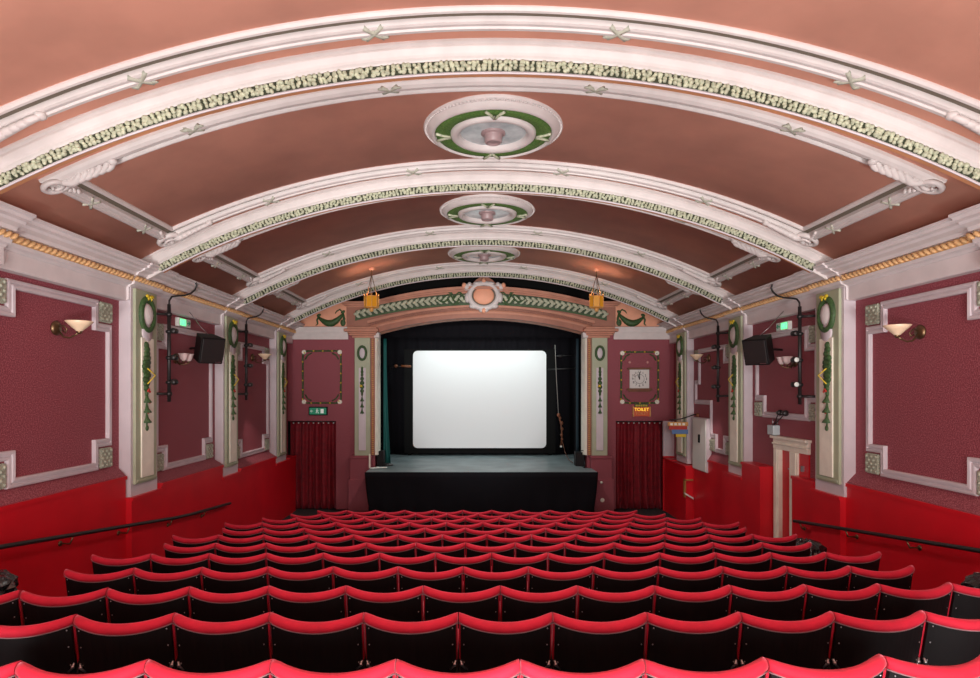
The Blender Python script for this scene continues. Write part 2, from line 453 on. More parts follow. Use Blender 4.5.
# ------------------------------------------------------------------ pilasters on the side walls
def side_pilaster(s, y0, y1, zb, label):
    ym = (y0+y1)/2
    root = thing('pilaster', (SX(s,0), ym, CZ+zb), label, 'pilaster', 'pilasters with wreaths on the side walls')
    X = lambda u: SX(s,u)
    b = MB(); b.box(X(0), X(.16), y0, y1, CZ+zb, CZ+1.45)
    b.build('shaft', M['lilac'], root)
    b = MB(); b.box(X(.16), X(.20), y0+.05, y1-.09, CZ+zb+.16, CZ+1.40)
    b.box(X(.20), X(.215), y0+.07, y1-.11, CZ+zb+.18, CZ+zb+.22)
    b.build('green_panel', M['sage'], root, .008)
    yc = (y0+y1)/2-.02
    b = MB(); b.box(X(.20), X(.222), yc-.16, yc+.16, CZ+zb+.24, CZ+.74)
    b.build('cream_panel', M['cream'], root, .006)
    # grey apron under the wreath
    b = MB(); b.lathe([(.001,.0),(.12,0),(.13,.012*s),(.13,.03*s)], (X(.225), yc, CZ+.82), 'x', 24)
    b.build('plaque', M['lilac'], root)
    zo = CZ+1.07
    b = MB(); pts = [(X(.205), yc+.165*cos(t), zo+.215*sin(t)) for t in [2*pi*i/32 for i in range(32)]]
    b.tube(pts, .046, 8, closed=True)
    for i in range(32):
        t = 2*pi*i/32+.05; b.ell((X(.225), yc+.17*cos(t), zo+.22*sin(t)), (.024,.034,.026), 6, 4)
    b.build('wreath', M['green'], root)
    b = MB(); b.ell((X(.20), yc, zo), (.07,.13,.165), 24, 8)
    b.build('oval_boss', M['white'], root)
    b = MB()
    for sg in (-1,1):
        b.ell((X(.25), yc+sg*.06, zo+.255), (.02,.05,.026), 8, 5); b.ell((X(.25), yc+sg*.04, zo+.225), (.015,.02,.03), 6, 4)
    b.ell((X(.255), yc, zo+.245), (.02,.02,.02), 8, 5)
    b.build('yellow_bow', M['yellow'], root)
    yc -= .05
    b = MB()
    def dr(z, w): b.ell((X(.225), yc+random.uniform(-.015,.015), CZ+z), (.035, w*1.5, .05), 8, 5)
    for z,w in ((.64,.035),(.58,.045),(.52,.05),(.46,.065),(.40,.075),(.34,.075),(.28,.07),(.22,.065),(.16,.06),(.10,.05),(.04,.04),(-.03,.02)): dr(z,w)
    for zt in (-.10,-.24,-.38):
        b.lathe([(.012,.07),(.03,.0),(.07,-.055),(.065,-.065),(.001,-.065)], (X(.225), yc, CZ+zt), 'z', 10)
    b.tube([(X(.23), yc, CZ), (X(.23), yc, CZ-.5)], .010, 6)
    b.ell((X(.235), yc, CZ-.52), (.02,.03,.04), 8, 5)
    g = b.build('garland_drop', M['green'], root)
    b = MB(); b.tube([(X(.285), yc-.08, CZ+.31),(X(.30), yc+.095, CZ+.22),(X(.285), yc-.08, CZ+.10)], .009, 6)
    b.build('yellow_ribbon', M['yellow'], root)
    b = MB()
    for dz, dy in ((.02,0),(-.01,.02),(.0,-.025),(-.16,.02),(-.30,-.02),(-.43,.01)): b.ell((X(.262), yc+dy, CZ+dz), (.016,.02,.018), 6, 4)
    b.build('red_berries', M['redpaint'], root)
PIL = [(5.2,5.86,-1.25),(8.38,9.08,-1.435),(11.48,12.18,-1.585),(14.55,15.3,-1.71)]
ordn = ['nearest', 'middle', 'farthest']
for s, nm in ((-1,'left'),(1,'right')):
    for i,(y0,y1,zb) in enumerate(PIL):
        if i == 0: continue
        side_pilaster(s, y0, y1, zb, ('%s of the three wreathed pilasters on the %s side wall' % (ordn[i-1], nm)))

# ------------------------------------------------------------------ wall panel frames
def rail_path(b, s, path, u=.0, w=.10):
    """moulded rail along an orthogonal closed path of (y,z); mitred"""
    prof = [(-w/2,0),(-w/2,.025),(-w/2+.015,.035),(-.012,.038),(-.006,.026),(.006,.026),(.012,.045),(w/2-.01,.050),(w/2,.04),(w/2,0)]
    n = len(path); st = []
    for i in range(n):
        p0 = Vector(path[i-1]); p = Vector(path[i]); p1 = Vector(path[(i+1) % n])
        d0 = (p-p0).normalized(); d1 = (p1-p).normalized()
        n0 = Vector((-d0.y, d0.x)); n1 = Vector((-d1.y, d1.x))
        m = (n0+n1); m = m/ max(.5, m.dot(n0)) if m.length > 1e-4 else n0
        st.append([(SX(s, u+h), p.x+m.x*a, CZ+p.y+m.y*a) for a,h in prof])
    st.append(st[0])
    b.grid(st, False)
def corner_block(b, s, y, z, h=.12):
    b.box(SX(s,0), SX(s,.045), y-h, y+h, CZ+z-h, CZ+z+h)
    for i in range(5):
        for j in range(5):
            if (i+j) % 2 == 0: b.ell((SX(s,.05), y-h+.03+(2*h-.06)*i/4, CZ+z-h+.03+(2*h-.06)*j/4), (.014,.022,.022), 6, 4, Matrix.Rotation(.5,3,'X'))
    for i in range(6):
        for e in (-1,1):
            b.ell((SX(s,.02), y+e*h, CZ+z-h+.02+(2*h-.04)*i/5), (.02,.012,.015), 5, 4)
            b.ell((SX(s,.02), y-h+.02+(2*h-.04)*i/5, CZ+z+e*h), (.02,.015,.012), 5, 4)
def wall_frame(s, y0, y1, z0, z1, label, step=None):
    root = thing('wall_panel_frame', (SX(s,0), (y0+y1)/2, CZ+z0), label, 'wall panelling', 'lilac panel frames on the side walls')
    n = .29; e = .045
    a0, a1, c0, c1 = y0+e, y1-e, z0+e, z1-e
    if step is None:
        path = [(a0+n,c0),(a1-n,c0),(a1-n,c0+n),(a1,c0+n),(a1,c1-n),(a1-n,c1-n),(a1-n,c1),(a0+n,c1),(a0+n,c1-n),(a0,c1-n),(a0,c0+n),(a0+n,c0+n)]
        bl = [(a0,c0),(a1,c0),(a1,c1),(a0,c1)]
    else:
        ys_, zs_ = step
        path = [(a0+n,c0),(ys_-n,c0),(ys_-n,c0+n),(ys_,c0+n),(ys_,zs_),(a1,zs_),(a1,zs_+.45),(a1-.22,zs_+.45),(a1-.22,c1-n),(a1-.22,c1),(a0+n,c1),(a0+n,c1-n),(a0,c1-n),(a0,c0+n),(a0+n,c0+n)]
        bl = [(a0,c0),(ys_,c0),(a1,c1),(a0,c1)]
    b = MB(); rail_path(b, s, path); b.build('moulding', M['lilac'], root)
    for (y,z) in bl:
        b = MB(); yy = y+(.09 if y < (y0+y1)/2 else -.09); zz = z+(.09 if z < (z0+z1)/2 else -.09)
        corner_block(b, s, yy, zz); b.build('corner_block', M['dullsage'], root)
wall_frame(-1, 6.05, 8.17, -1.00, 1.15, 'tall lilac wall frame holding the single sconce nearest on the left wall')
wall_frame(-1, 9.25, 11.32, -1.22, 1.03, 'lilac wall frame behind the left loudspeaker and lighting boom')
wall_frame(-1, 12.35, 14.42, -1.37, 1.00, 'farthest lilac wall frame on the left wall')
wall_frame(1, 6.05, 8.12, -1.07, 1.12, 'tall lilac wall frame holding the single sconce nearest on the right wall')
wall_frame(1, 9.22, 11.32, -.46, 1.00, 'short lilac wall frame above the cream doorway on the right wall')
wall_frame(1, 12.35, 14.42, -1.30, .95, 'stepped lilac wall frame farthest on the right wall', step=(13.45,-.25))

# ------------------------------------------------------------------ wall fittings
def sconce(s, y, z, label, kind):
    root = thing('wall_sconce', (SX(s,0), y, CZ+z), label, 'wall light', 'sconces on the side walls')
    X = lambda u: SX(s,u)
    b = MB(); b.lathe([(.001,0),(.03,0),(.06,0),(.075,0)], (X(.03), y, CZ+z), 'x', 20)
    sg = s
    b = MB()
    b.lathe([(.08,0),(.085,-.02*s),(.06,-.035*s),(.03,-.045*s),(.001,-.05*s)], (X(.004), y, CZ+z), 'x', 20)
    b.build('wall_plate', M['brass'], root)
    if kind == 'single':
        b = MB()
        b.tube([(X(.04),y,CZ+z-.02),(X(.10),y,CZ+z-.10),(X(.17),y,CZ+z-.11),(X(.23),y,CZ+z-.08),(X(.28),y,CZ+z-.05)], .011, 8)
        b.tube([(X(.05),y,CZ+z+.02),(X(.10),y,CZ+z+.03),(X(.14),y,CZ+z-.01),(X(.12),y,CZ+z-.05),(X(.09),y,CZ+z-.03)], .008, 6)
        b.ell((X(.28),y,CZ+z-.04),(.03,.03,.03),10,6)
        b.build('arm', M['brass'], root)
        b = MB(); b.lathe([(.03,-.035),(.05,-.015),(.10,.03),(.145,.075),(.142,.08),(.095,.036),(.045,-.005),(.001,-.015)], (X(.28), y, CZ+z), 'z', 28)
        b.build('lamp_shade', M['shade'], root)
    else:
        for dy in (-.085,.085):
            b = MB(); b.tube([(X(.04),y,CZ+z-.04),(X(.10),y+dy*.6,CZ+z-.10),(X(.18),y+dy,CZ+z-.07),(X(.18),y+dy,CZ+z-.03)], .010, 8)
            b.ell((X(.18),y+dy,CZ+z-.05),(.022,.022,.022),8,5)
            b.build('arm', M['brass'], root)
            b = MB(); b.lathe([(.02,-.04),(.045,-.02),(.06,.02),(.065,.05),(.085,.075),(.082,.078),(.058,.05),(.04,-.005),(.001,-.02)], (X(.18), y+dy, CZ+z), 'z', 20)
            b.build('lamp_shade', M['pshade'], root)
sconce(-1, 7.10, .72, 'brass sconce with cream bowl shade nearest on the left wall', 'single')
sconce(-1, 9.95, .52, 'twin-shade pink glass sconce beside the left loudspeaker', 'twin')
sconce(-1, 13.4, .72, 'small cream bowl sconce farthest on the left wall', 'single')
sconce(1, 7.15, .68, 'brass sconce with cream bowl shade nearest on the right wall', 'single')
sconce(1, 9.95, .47, 'twin-shade pink glass sconce beside the right loudspeaker', 'twin')
sconce(1, 13.6, .72, 'small cream bowl sconce farthest on the right wall', 'single')

def speaker(s, x, y, z, yaw, label):
    root = thing('loudspeaker', (x, y, CZ+z), label, 'loudspeaker', 'black wall loudspeakers')
    R = Matrix.Rotation(yaw, 4, 'Z') @ Matrix.Rotation(radians(17), 4, 'X')
    def put(bm): bm.v = [tuple(Vector((x,y,CZ+z)) + (R @ Vector(v))) for v in bm.v]; return bm
    b = MB(); b.prism([(-.20,-.17),(.20,-.17),(.14,.17),(-.14,.17)], lambda a,h: (a,h,-.215), lambda a,h: (a,h,.215))
    put(b).build('cabinet', M['blackp'], root, .01)
    b = MB(); b.box(-.18,.18,-.19,-.172,-.195,.195); put(b).build('grille', M['iron'], root, .008)
    b = MB(); b.box(.06,.16,-.196,-.191,-.185,-.175); put(b).build('badge', M['chrome'], root)
    wx = SX(s,.0)
    b = MB(); b.tube([(x,y,CZ+z),(x*.5+wx*.5,y+.15,CZ+z+.02),(wx,y+.28,CZ+z+.02)], .018, 8)
    b.build('bracket', M['iron'], root)
    b = MB(); b.tube([(x,y+.05,CZ+z+.22),(x*.7+wx*.3,y+.02,CZ+z+.36),(SX(s,.12),y,CZ+1.3)], .005, 5)
    b.build('safety_wire', M['chrome'], root)
speaker(-1, SX(-1,.42), 10.2, .70, radians(48), 'black loudspeaker tilted down on a bracket on the left wall')
speaker(1, SX(1,.50), 10.1, .67, radians(-50), 'black loudspeaker tilted down on a bracket on the right wall')

def boom(s, y, zt, zb, label, white_ends):
    root = thing('lighting_boom', (SX(s,.26), y, CZ+zb), label, 'lighting pole', 'vertical lighting booms on the side walls')
    X = lambda u: SX(s,u)
    b = MB(); b.tube([(X(.30),y,CZ+zb),(X(.30),y,CZ+zt)], .026, 10); b.build('pole', M['iron'], root)
    b = MB(); pts = []
    for u,dy,dz in ((.30,0,-.02),(.30,.01,.06),(.31,.06,.12),(.33,.20,.155),(.35,.38,.19),(.38,.52,.24),(.41,.60,.31),(.43,.62,.38),(.43,.58,.43)):
        pts.append((X(u), y+dy, CZ+zt+dz))
    b.tube(pts, .014, 7); b.build('cable', M['iron'], root)
    for z in (zt-.15, zb+.12):
        b = MB(); b.tube([(X(.0),y-.10,CZ+z),(X(.17),y-.08,CZ+z),(X(.30),y,CZ+z)], .02, 8)
        b.box(X(.0),X(.02),y-.16,y-.04,CZ+z-.06,CZ+z+.06)
        b.ell((X(.30),y,CZ+z),(.045,.045,.04),10,6)
        b.build('wall_bracket', M['iron'], root)
    H = zt-zb
    for k, f in enumerate((.28,.55,.80)):
        z = zt-H*f
        b = MB(); b.ell((X(.30),y,CZ+z),(.05,.05,.035),10,6)
        b.lathe([(.001,-.075),(.035,-.075),(.042,-.06),(.042,.03),(.03,.05),(.001,.05)], (X(.39),y-.01,CZ+z+.005),'y',14)
        b.tube([(X(.30),y,CZ+z),(X(.37),y,CZ+z)], .016, 7)
        c = b.build('spotlight', M['iron'], root)
        if white_ends and k > 0:
            sub(root, c); g = MB(); g.lathe([(.001,-.082),(.034,-.082),(.036,-.072)], (X(.39),y-.01,CZ+z+.005),'y',14); g.build('lens', M['exitw'], c)
boom(-1, 9.15, 1.28, -.16, 'nearer black lighting boom with spotlights on the left wall', False)
boom(-1, 12.25, 1.32, -.18, 'farther black lighting boom with spotlights on the left wall', False)
boom(1, 9.25, 1.26, -.20, 'nearer lighting boom on the right wall with pale lamp lenses', True)
boom(1, 12.35, 1.30, -.22, 'farther black lighting boom with spotlights on the right wall', False)

def exit_side(s, y, z, label):
    root = thing('exit_sign', (SX(s,.13), y, CZ+z), label, 'exit sign')
    b = MB(); b.box(SX(s,.0), SX(s,.07), y-.20, y+.20, CZ+z-.07, CZ+z+.07); b.build('casing', M['exitw'], root, .008)
    b = MB(); b.box(SX(s,.07), SX(s,.078), y-.17, y+.02, CZ+z-.05, CZ+z+.05)
    b.ell((SX(s,.08), y-.07, CZ+z), (.006,.02,.035), 10, 6); b.build('lit_panel', M['exitl'], root)
    # running figure and arrow
    b = MB(); X = SX(s,.082)
    b.tube([(X,y+.06,CZ+z),(X,y+.15,CZ+z)], .008, 6); b.tube([(X,y+.11,CZ+z+.03),(X,y+.15,CZ+z),(X,y+.11,CZ+z-.03)], .008, 6)
    b.build('arrow', M['exitg'], root)
exit_side(-1, 10.15, 1.115, 'small lit green exit sign high on the left wall above the loudspeaker')
exit_side(1, 10.25, 1.07, 'small lit green exit sign high on the right wall above the loudspeaker')

def handrail(s, pts, label):
    root = thing('handrail', (SX(s,.2), pts[-1][0], CZ+pts[-1][1]), label, 'handrail', 'handrails on the side walls')
    b = MB(); b.tube([(SX(s,.28), y, CZ+z) for y,z in pts], .024, 10); b.build('rail', M['iron'], root)
    def zat(y):
        for (ya,za),(yb,zb) in zip(pts, pts[1:]):
            if min(ya,yb) <= y <= max(ya,yb): return za+(zb-za)*(y-ya)/(yb-ya)
    y = 2.4
    while y < max(p[0] for p in pts)-.1:
        zz = zat(y)
        if zz is not None:
            u0 = .12 if y < 8.3 else .2
            b = MB(); b.tube([(SX(s,u0-.02),y,CZ+zz-.10),(SX(s,.24),y,CZ+zz-.10),(SX(s,.28),y,CZ+zz-.01)], .010, 6)
            b.lathe([(.001,0),(.03,0),(.032,.006*s),(.03,.012*s)], (SX(s,u0+.015),y,CZ+zz-.10),'x',12)
            b.build('bracket', M['brass'], root)
        y += 1.15
handrail(-1, [(1.6,-1.0),(5.93,-1.49),(9.39,-1.92),(9.9,-1.97),(11.5,-2.08)], 'dark handrail sloping down the red left wall')
handrail(1, [(1.6,-1.0),(5.97,-1.54),(9.45,-1.98)], 'dark handrail sloping down the red right wall')

# right doorway frame
root = thing('door_frame', (SX(1,.0), 10.2, floor_z(10.2)), 'cream door frame around the red opening on the right wall', 'door frame')
b = MB(); b.box(SX(1,-.1), SX(1,.05), 9.50, 10.60, CZ-.98, CZ-.80); b.box(SX(1,-.1), SX(1,.10), 9.47, 10.62, CZ-.80, CZ-.755); b.box(SX(1,-.05), SX(1,.075), 9.50, 10.60, CZ-.90, CZ-.87)
b.build('lintel', M['cream'], root, .008)
for y0,y1 in ((10.41,10.58),(9.80,10.05)):
    b = MB(); b.box(SX(1,-.1), SX(1,.05), y0, y1, floor_z(10), CZ-.98); b.box(SX(1,.05), SX(1,.068), y0+.03, y1-.03, floor_z(10)+.1, CZ-.98); b.build('jamb', M['cream'], root, .008)
b = MB(); b.box(SX(1,.0), SX(1,.02), 9.52, 9.80, CZ-1.34, CZ-.98); b.build('red_side_panel', M['dado'], root)
b = MB(); b.box(SX(1,.02), SX(1,.05), 9.64, 9.70, CZ-1.26, CZ-1.17); b.build('switch', M['chrome'], root)
d = MB(); d.box(SX(1,-.02), SX(1,-.06), 10.05, 10.41, floor_z(10.2), CZ-.98)
o = d.build('door_1', M['dado']); struct(o)
b = MB(); b.box(SX(1,-.005), SX(1,-.02), 10.09, 10.13, CZ-1.40, CZ-1.25); b.box(SX(1,.0), SX(1,-.02), 10.08, 10.20, CZ-1.29, CZ-1.27); b.build('door_handle', M['chrome'], o)

# emergency light with twin heads above the doorway
root = thing('emergency_light', (SX(1,.0), 10.6, CZ-.74), 'grey emergency light box with twin heads above the cream doorway', 'emergency light')
b = MB(); b.box(SX(1,.0), SX(1,.12), 10.45, 10.66, CZ-.745, CZ-.58); b.build('battery_box', mat('pale_grey_box', (.50,.60,.62), .4), root, .01)
b = MB(); b.tube([(SX(1,.10),10.5,CZ-.58),(SX(1,.10),10.5,CZ-.47),(SX(1,.02),10.5,CZ-.47),(SX(1,.02),10.5,CZ-.58)], .008, 6)
b.build('wire_handle', M['chrome'], root)
for yy, u in ((10.30,.10),(10.08,.12)):
    b = MB(); b.lathe([(.001,-.07),(.045,-.07),(.05,-.05),(.028,.05),(.001,.07)], (SX(1,u), yy, CZ-.36), 'y', 14)
    b.tube([(SX(1,.08),10.5,CZ-.58),(SX(1,u), yy+.03, CZ-.40)], .009, 6)
    b.build('lamp_head', M['iron'], root)

# white cupboard on the right wall
root = thing('wall_cupboard', (SX(1,0), 13.85, CZ-1.7), 'white cupboard with black handle on the right wall by the far corner', 'cupboard')
b = MB(); b.box(SX(1,.0), SX(1,.115), 13.45, 14.30, CZ-1.78, CZ-.60); b.build('body', M['lilac'], root, .01)
b = MB(); b.box(SX(1,.115), SX(1,.13), 13.47, 14.28, CZ-1.76, CZ-.62); dd = sub(root, b.build('door', M['exitw'], root, .006))
b = MB(); b.box(SX(1,.13), SX(1,.155), 13.80, 13.86, CZ-1.15, CZ-.97); b.build('handle', M['black'], dd)
# little timber hatch in the lit corner
root = thing('wooden_hatch', (SX(1,.2), 14.45, CZ-2.3), 'small brown wooden hatch with white ledge low in the far right corner', 'hatch')
b = MB(); b.box(SX(1,.10), SX(1,.26), 14.38, 14.40, CZ-2.45, CZ-2.08); b.box(SX(1,.27), SX(1,.30), 14.30, 14.40, CZ-2.45, CZ-2.05); b.box(SX(1,.10), SX(1,.30), 14.30, 14.40, CZ-2.07, CZ-2.04)
b.build('box', mat('ochre_wood', (.40,.20,.05), .5, var=.2), root)
b = MB(); b.prism([(.10,-2.50),(.30,-2.38),(.30,-2.34),(.10,-2.46)], lambda a,h: (SX(1,a),14.28,CZ+h), lambda a,h: (SX(1,a),14.40,CZ+h)); b.build('ledge', M['exitw'], root)

# projecting sign
root = thing('projecting_sign', (SX(1,.3), 14.0, CZ-.8), 'striped yellow, red and blue sign on a black arm near the right curtain', 'sign')
xs0, xs1 = 474, 0
yS = 14.2
def SXp(px): return (px-474)*yS/620
def SZp(py): return CZ+(391-py)*yS/620
b = MB(); b.tube([(SX(1,.0), yS+.1, SZp(414)),(SXp(694), yS+.05, SZp(415)),(SXp(681), yS, SZp(419)),(SXp(669), yS, SZp(420))], .014, 7)
b.tube([(SXp(672), yS, SZp(419)),(SXp(672), yS, SZp(425))], .008, 5); b.tube([(SXp(685), yS, SZp(418)),(SXp(685), yS, SZp(424))], .008, 5)
b.build('bracket_arm', M['iron'], root)
b = MB(); b.ell((SXp(699), yS+.05, SZp(415.5)), (.06,.05,.06), 10, 6); b.build('lamp', M['brown'], root)
for k,(p0,p1,q0,q1,m) in enumerate(((668,688,422,426,M['gold']),(669,687,426,429.5,M['redpaint']),(672,688,429.5,434,M['bluep']),(676,686,434,437,M['yellow']))):
    b = MB(); b.box(SXp(p0), SXp(p1), yS-.02+k*.004, yS+.03, SZp(q1), SZp(q0)); b.build('board', m, root, .004)
for k in range(4):
    b = MB(); b.box(SXp(670+4*k), SXp(672.5+4*k), yS-.028, yS-.02, SZp(425.2), SZp(423)); b.build('lettering', M['cream'], root)

# ------------------------------------------------------------------ end wall decoration
def EX(px): return (px-474)*16/620
def EZ(py): return CZ+(391-py)*16/620
def both(f):
    for s in (-1,1): f(s)
# proscenium: one thing with its parts
PR = thing('proscenium_arch', (XC, YE, FZ_END), 'terracotta and cream arch framing the stage with crest and green frieze', 'proscenium arch')
def band(c0,k0,c1,k1,hw,y0,y1,n=48, hw2=None, f0=-9, f1=-9):
    """solid between two curves z=c-kx^2 (upper c0,k0, lower c1,k1)"""
    b = MB(); st = []
    hw2 = hw2 or hw
    for i in range(n+1):
        f = -1+2*i/n
        xa, xb = f*hw, f*hw2
        za, zb = max(qz(c0,k0,xa), CZ+f0), max(qz(c1,k1,xb), CZ+f1)
        st.append([(XC+xa,y0,za),(XC+xa,y1,za),(XC+xb,y1,zb),(XC+xb,y0,zb)])
    b.sweep(st); return b
b = MB(); st = []
for i in range(93):
    x = -3.45+6.9*i/92; zt = max(qz(2.60,.049,x), CZ+2.16)
    zl = qz(1.88,.054,x) if abs(x) < 2.68 else CZ+1.50
    st.append([(XC+x,YE-.10,zt),(XC+x,YE+.30,zt),(XC+x,YE+.30,zl),(XC+x,YE-.10,zl)])
b.sweep(st)
b.build('header', M['dsalmon'], PR)
b = band(2.665,.050,2.59,.049,3.55,YE-.26,YE-.05,f0=2.28,f1=2.22); b2 = band(2.59,.049,2.55,.047,3.5,YE-.20,YE-.05,f0=2.22,f1=2.18)
b.v += []
o1 = len(b.v); b.add(b2.v, b2.f)
b3 = band(2.55,.047,2.505,.044,3.42,YE-.14,YE-.05,f0=2.18,f1=2.14); b.add(b3.v, b3.f)
b.build('upper_cornice', M['salmon'], PR)
band(2.50,.043,2.24,.038,3.22,YE-.125,YE-.09).build('frieze', mat('dark_green_frieze', (.04,.07,.03), .6), PR)
# frieze leaves
g = MB()
for i in range(-21,22):
    if abs(i) < 3: continue
    x = i*.15; zc = (qz(2.50,.043,x)+qz(2.24,.038,x))/2
    sg = 1 if x > 0 else -1
    for a,dx,dz,l in ((.5,0,.05,.09),(-.5,0,-.05,.09),(0,.05,0,.075)):
        g.ell((XC+x+sg*dx, YE-.14, zc+dz), (l*.9,.018,.040), 7, 5, Matrix.Rotation(sg*a*1.4,3,'Y'))
g.build('frieze_leaves', M['palesage'], PR)
g = MB()
for s in (-1,1):    # scrolling fronds flanking the crest
    for k in range(4):
        x0 = s*(.42+.14*k)
        pts = [(XC+x0+s*.30*j/6, YE-.16, CZ+2.35+(.17-.03*k)*sin(j/6*pi*1.1)*(1 if k % 2 == 0 else -1)) for j in range(7)]
        g.tube(pts, [.022*(1-j/9)+.006 for j in range(7)], 6)
    for k in range(5):
        a = k*.5-1
        g.ell((XC+s*(.60+.05*k), YE-.16, CZ+2.37+.15*sin(a*2)), (.02,.015,.075), 6, 5, Matrix.Rotation(s*a,3,'Y'))
g.build('fronds', M['green'], PR)
# frieze end leaves
b = band(2.24,.038,2.205,.039,3.22,YE-.15,YE-.05); b.build('frieze_border', M['green'], PR)
b = band(2.195,.048,2.14,.050,2.9,YE-.20,YE-.05); b.build('lower_cornice', M['salmon'], PR)
b = MB(); n = 62
for i in range(-n,n+1):
    x = i*2.85/n; z = qz(2.14,.050,x)
    b.box(XC+x-.014, XC+x+.014, YE-.17, YE-.06, z-.06, z)
b.build('dentils', M['dsalmon'], PR)
b = MB(); st = []
for i in range(49):
    f = -1+2*i/48; row = []
    for (c,k,hw,yy) in ((2.07,.050,2.85,YE-.12),(1.99,.049,2.80,YE-.10),(1.93,.052,2.72,YE-.02),(1.86,.055,2.64,YE+.18),(1.86,.055,2.64,YE+.30),(2.07,.050,2.85,YE+.30)):
        x = f*hw; row.append((XC+x, yy, qz(c,k,x)))
    st.append(row)
b.sweep(st, True); b.build('soffit_cove', M['salmon'], PR)
# crest
XK = EX(483.6); 
b = MB()
crest_poly = [(EX(x),EZ(y)) for x,y in ((462,292),(462,287),(466,285),(472,285),(476,281),(480,278.5),(484,277),(488,278.5),(492,281),(496,285),(502,285),(505,287),(505,292))]
b.prism(crest_poly, lambda a,h: (a,YE-.17,h), lambda a,h: (a,YE-.05,h)); b.build('crest_gable', M['dsalmon'], PR)
cz = EZ(297)
b = MB(); pts = [(XK+.36*cos(t), YE-.20, cz+.31*sin(t)) for t in [2*pi*i/32 for i in range(32)]]
b.tube(pts, .075, 8, closed=True)
for (dx,dz,rx,rz) in ((-.44,.22,.10,.09),(.44,.22,.10,.09),(-.42,-.05,.07,.13),(.42,-.05,.07,.13),(-.26,-.26,.12,.07),(.26,-.26,.12,.07),(0,-.37,.13,.06),(0,.34,.07,.10),(-.17,.31,.11,.05),(.17,.31,.11,.05),(-.36,.28,.06,.07),(.36,.28,.06,.07)):
    b.ell((XK+dx, YE-.21, cz+dz), (rx,.07,rz), 10, 6)
b.build('cartouche', M['white'], PR)
b = MB(); b.tube([(XK+.285*cos(t), YE-.235, cz+.245*sin(t)) for t in [2*pi*i/28 for i in range(28)]], .022, 6, closed=True); b.build('cartouche_rim', M['groove'], PR)
b = MB(); b.ell((XK,YE-.20,cz),(.27,.06,.23),24,10)
for dx,dz in ((0,.38),(0,-.38),(-.5,.26),(.5,.26)): b.ell((XK+dx,YE-.24,cz+dz),(.06,.06,.07),8,5)
b.build('cartouche_shield', M['lsalmon'], PR)
# side piers with wreaths
for s in (-1,1):
    X = lambda a: XC+s*a
    b = MB(); b.box(X(2.84), X(3.24), YE-.12, YE+.02, EZ(456), CZ+1.42); sh = b.build('pilaster_shaft', M['sage'], PR, .01); sub(PR, sh)
    b = MB(); b.box(X(2.95), X(3.13), YE-.14, YE-.12, EZ(450), EZ(368)); b.build('pilaster_panel', M['lilac'], sh, .006)
    b = MB(); b.box(X(2.80), X(3.34), YE-.20, YE+.02, FZ_END, EZ(456)); b.box(X(2.78), X(3.36), YE-.23, YE+.02, EZ(457.5), EZ(455)); b.box(X(2.78), X(3.38), YE-.24, YE+.02, FZ_END, EZ(478)); b.build('pedestal', M['paper'], PR, .01)
    xm = X(3.04)
    b = MB(); pts = [(xm+.10*cos(t), YE-.15, EZ(353.5)+.17*sin(t)) for t in [2*pi*i/24 for i in range(24)]]; b.tube(pts, .032, 7, closed=True); b.build('wreath', M['green'], sh)
    b = MB(); b.ell((xm,YE-.13,EZ(353.5)),(.08,.02,.14),18,6); b.build('oval_boss', M['lilac'], sh)
    b = MB()
    for py,w in ((369,.03),(372,.04),(375,.035),(379,.05),(383,.06),(387,.06),(391,.05),(394,.03)): b.ell((xm,YE-.16,EZ(py)),(w,.03,.055),8,5)
    for py in (399,405,411): b.lathe([(.01,.06),(.025,.0),(.055,-.05),(.05,-.06),(.001,-.06)], (xm,YE-.16,EZ(py)), 'z', 10)
    b.tube([(xm,YE-.15,EZ(391)),(xm,YE-.15,EZ(414))], .012, 6)
    b.build('garland_drop', M['green'], sh)
    b = MB(); b.ell((xm-.02,YE-.20,EZ(386)),(.05,.02,.02),6,4,Matrix.Rotation(.7,3,'Y')); b.ell((xm-.02,YE-.20,EZ(386)),(.05,.02,.02),6,4,Matrix.Rotation(-.7,3,'Y')); b.build('yellow_bow', M['yellow'], sh)
    # beaded terracotta strip
    b = MB(); b.box(X(2.73), X(2.84), YE-.05, YE+.02, EZ(455), CZ+1.42); st_ = b.build('beaded_strip', M['dsalmon'], PR); sub(PR, st_)
    b = MB()
    for k in range(60): b.ell((X(2.785), YE-.06, EZ(454)+k*(EZ(340)-EZ(454))/59), (.028,.025,.018), 6, 4)
    b.build('beads', M['gold'], st_)
    # cream curving reveal
    b = MB(); st = []
    for z in (EZ(455), CZ+1.50):
        st.append([(X(2.73),YE-.03,z),(X(2.69),YE-.0,z),(X(2.66),YE+.08,z),(X(2.64),YE+.2,z),(X(2.64),YE+.32,z),(X(2.75),YE+.32,z)])
    b.sweep(st); b.build('reveal', M['cream'], PR)
    # capital block
    b = MB()
    for e,z0,z1 in ((.0,1.36,1.42),(.05,1.42,1.47),(.10,1.47,1.51),(.18,1.51,1.58),(.10,1.58,1.64)):
        b.box(X(2.72-e*.6), X(3.30+e), YE-.14-e, YE+.02, CZ+z0, CZ+z1)
    b.build('capital', M['salmon'], PR, .008)
    b = MB(); b.box(X(2.60), X(2.74), YE-.16, YE+.1, CZ+1.36, CZ+1.50); b.build('impost_leaf', M['white'], PR, .02)
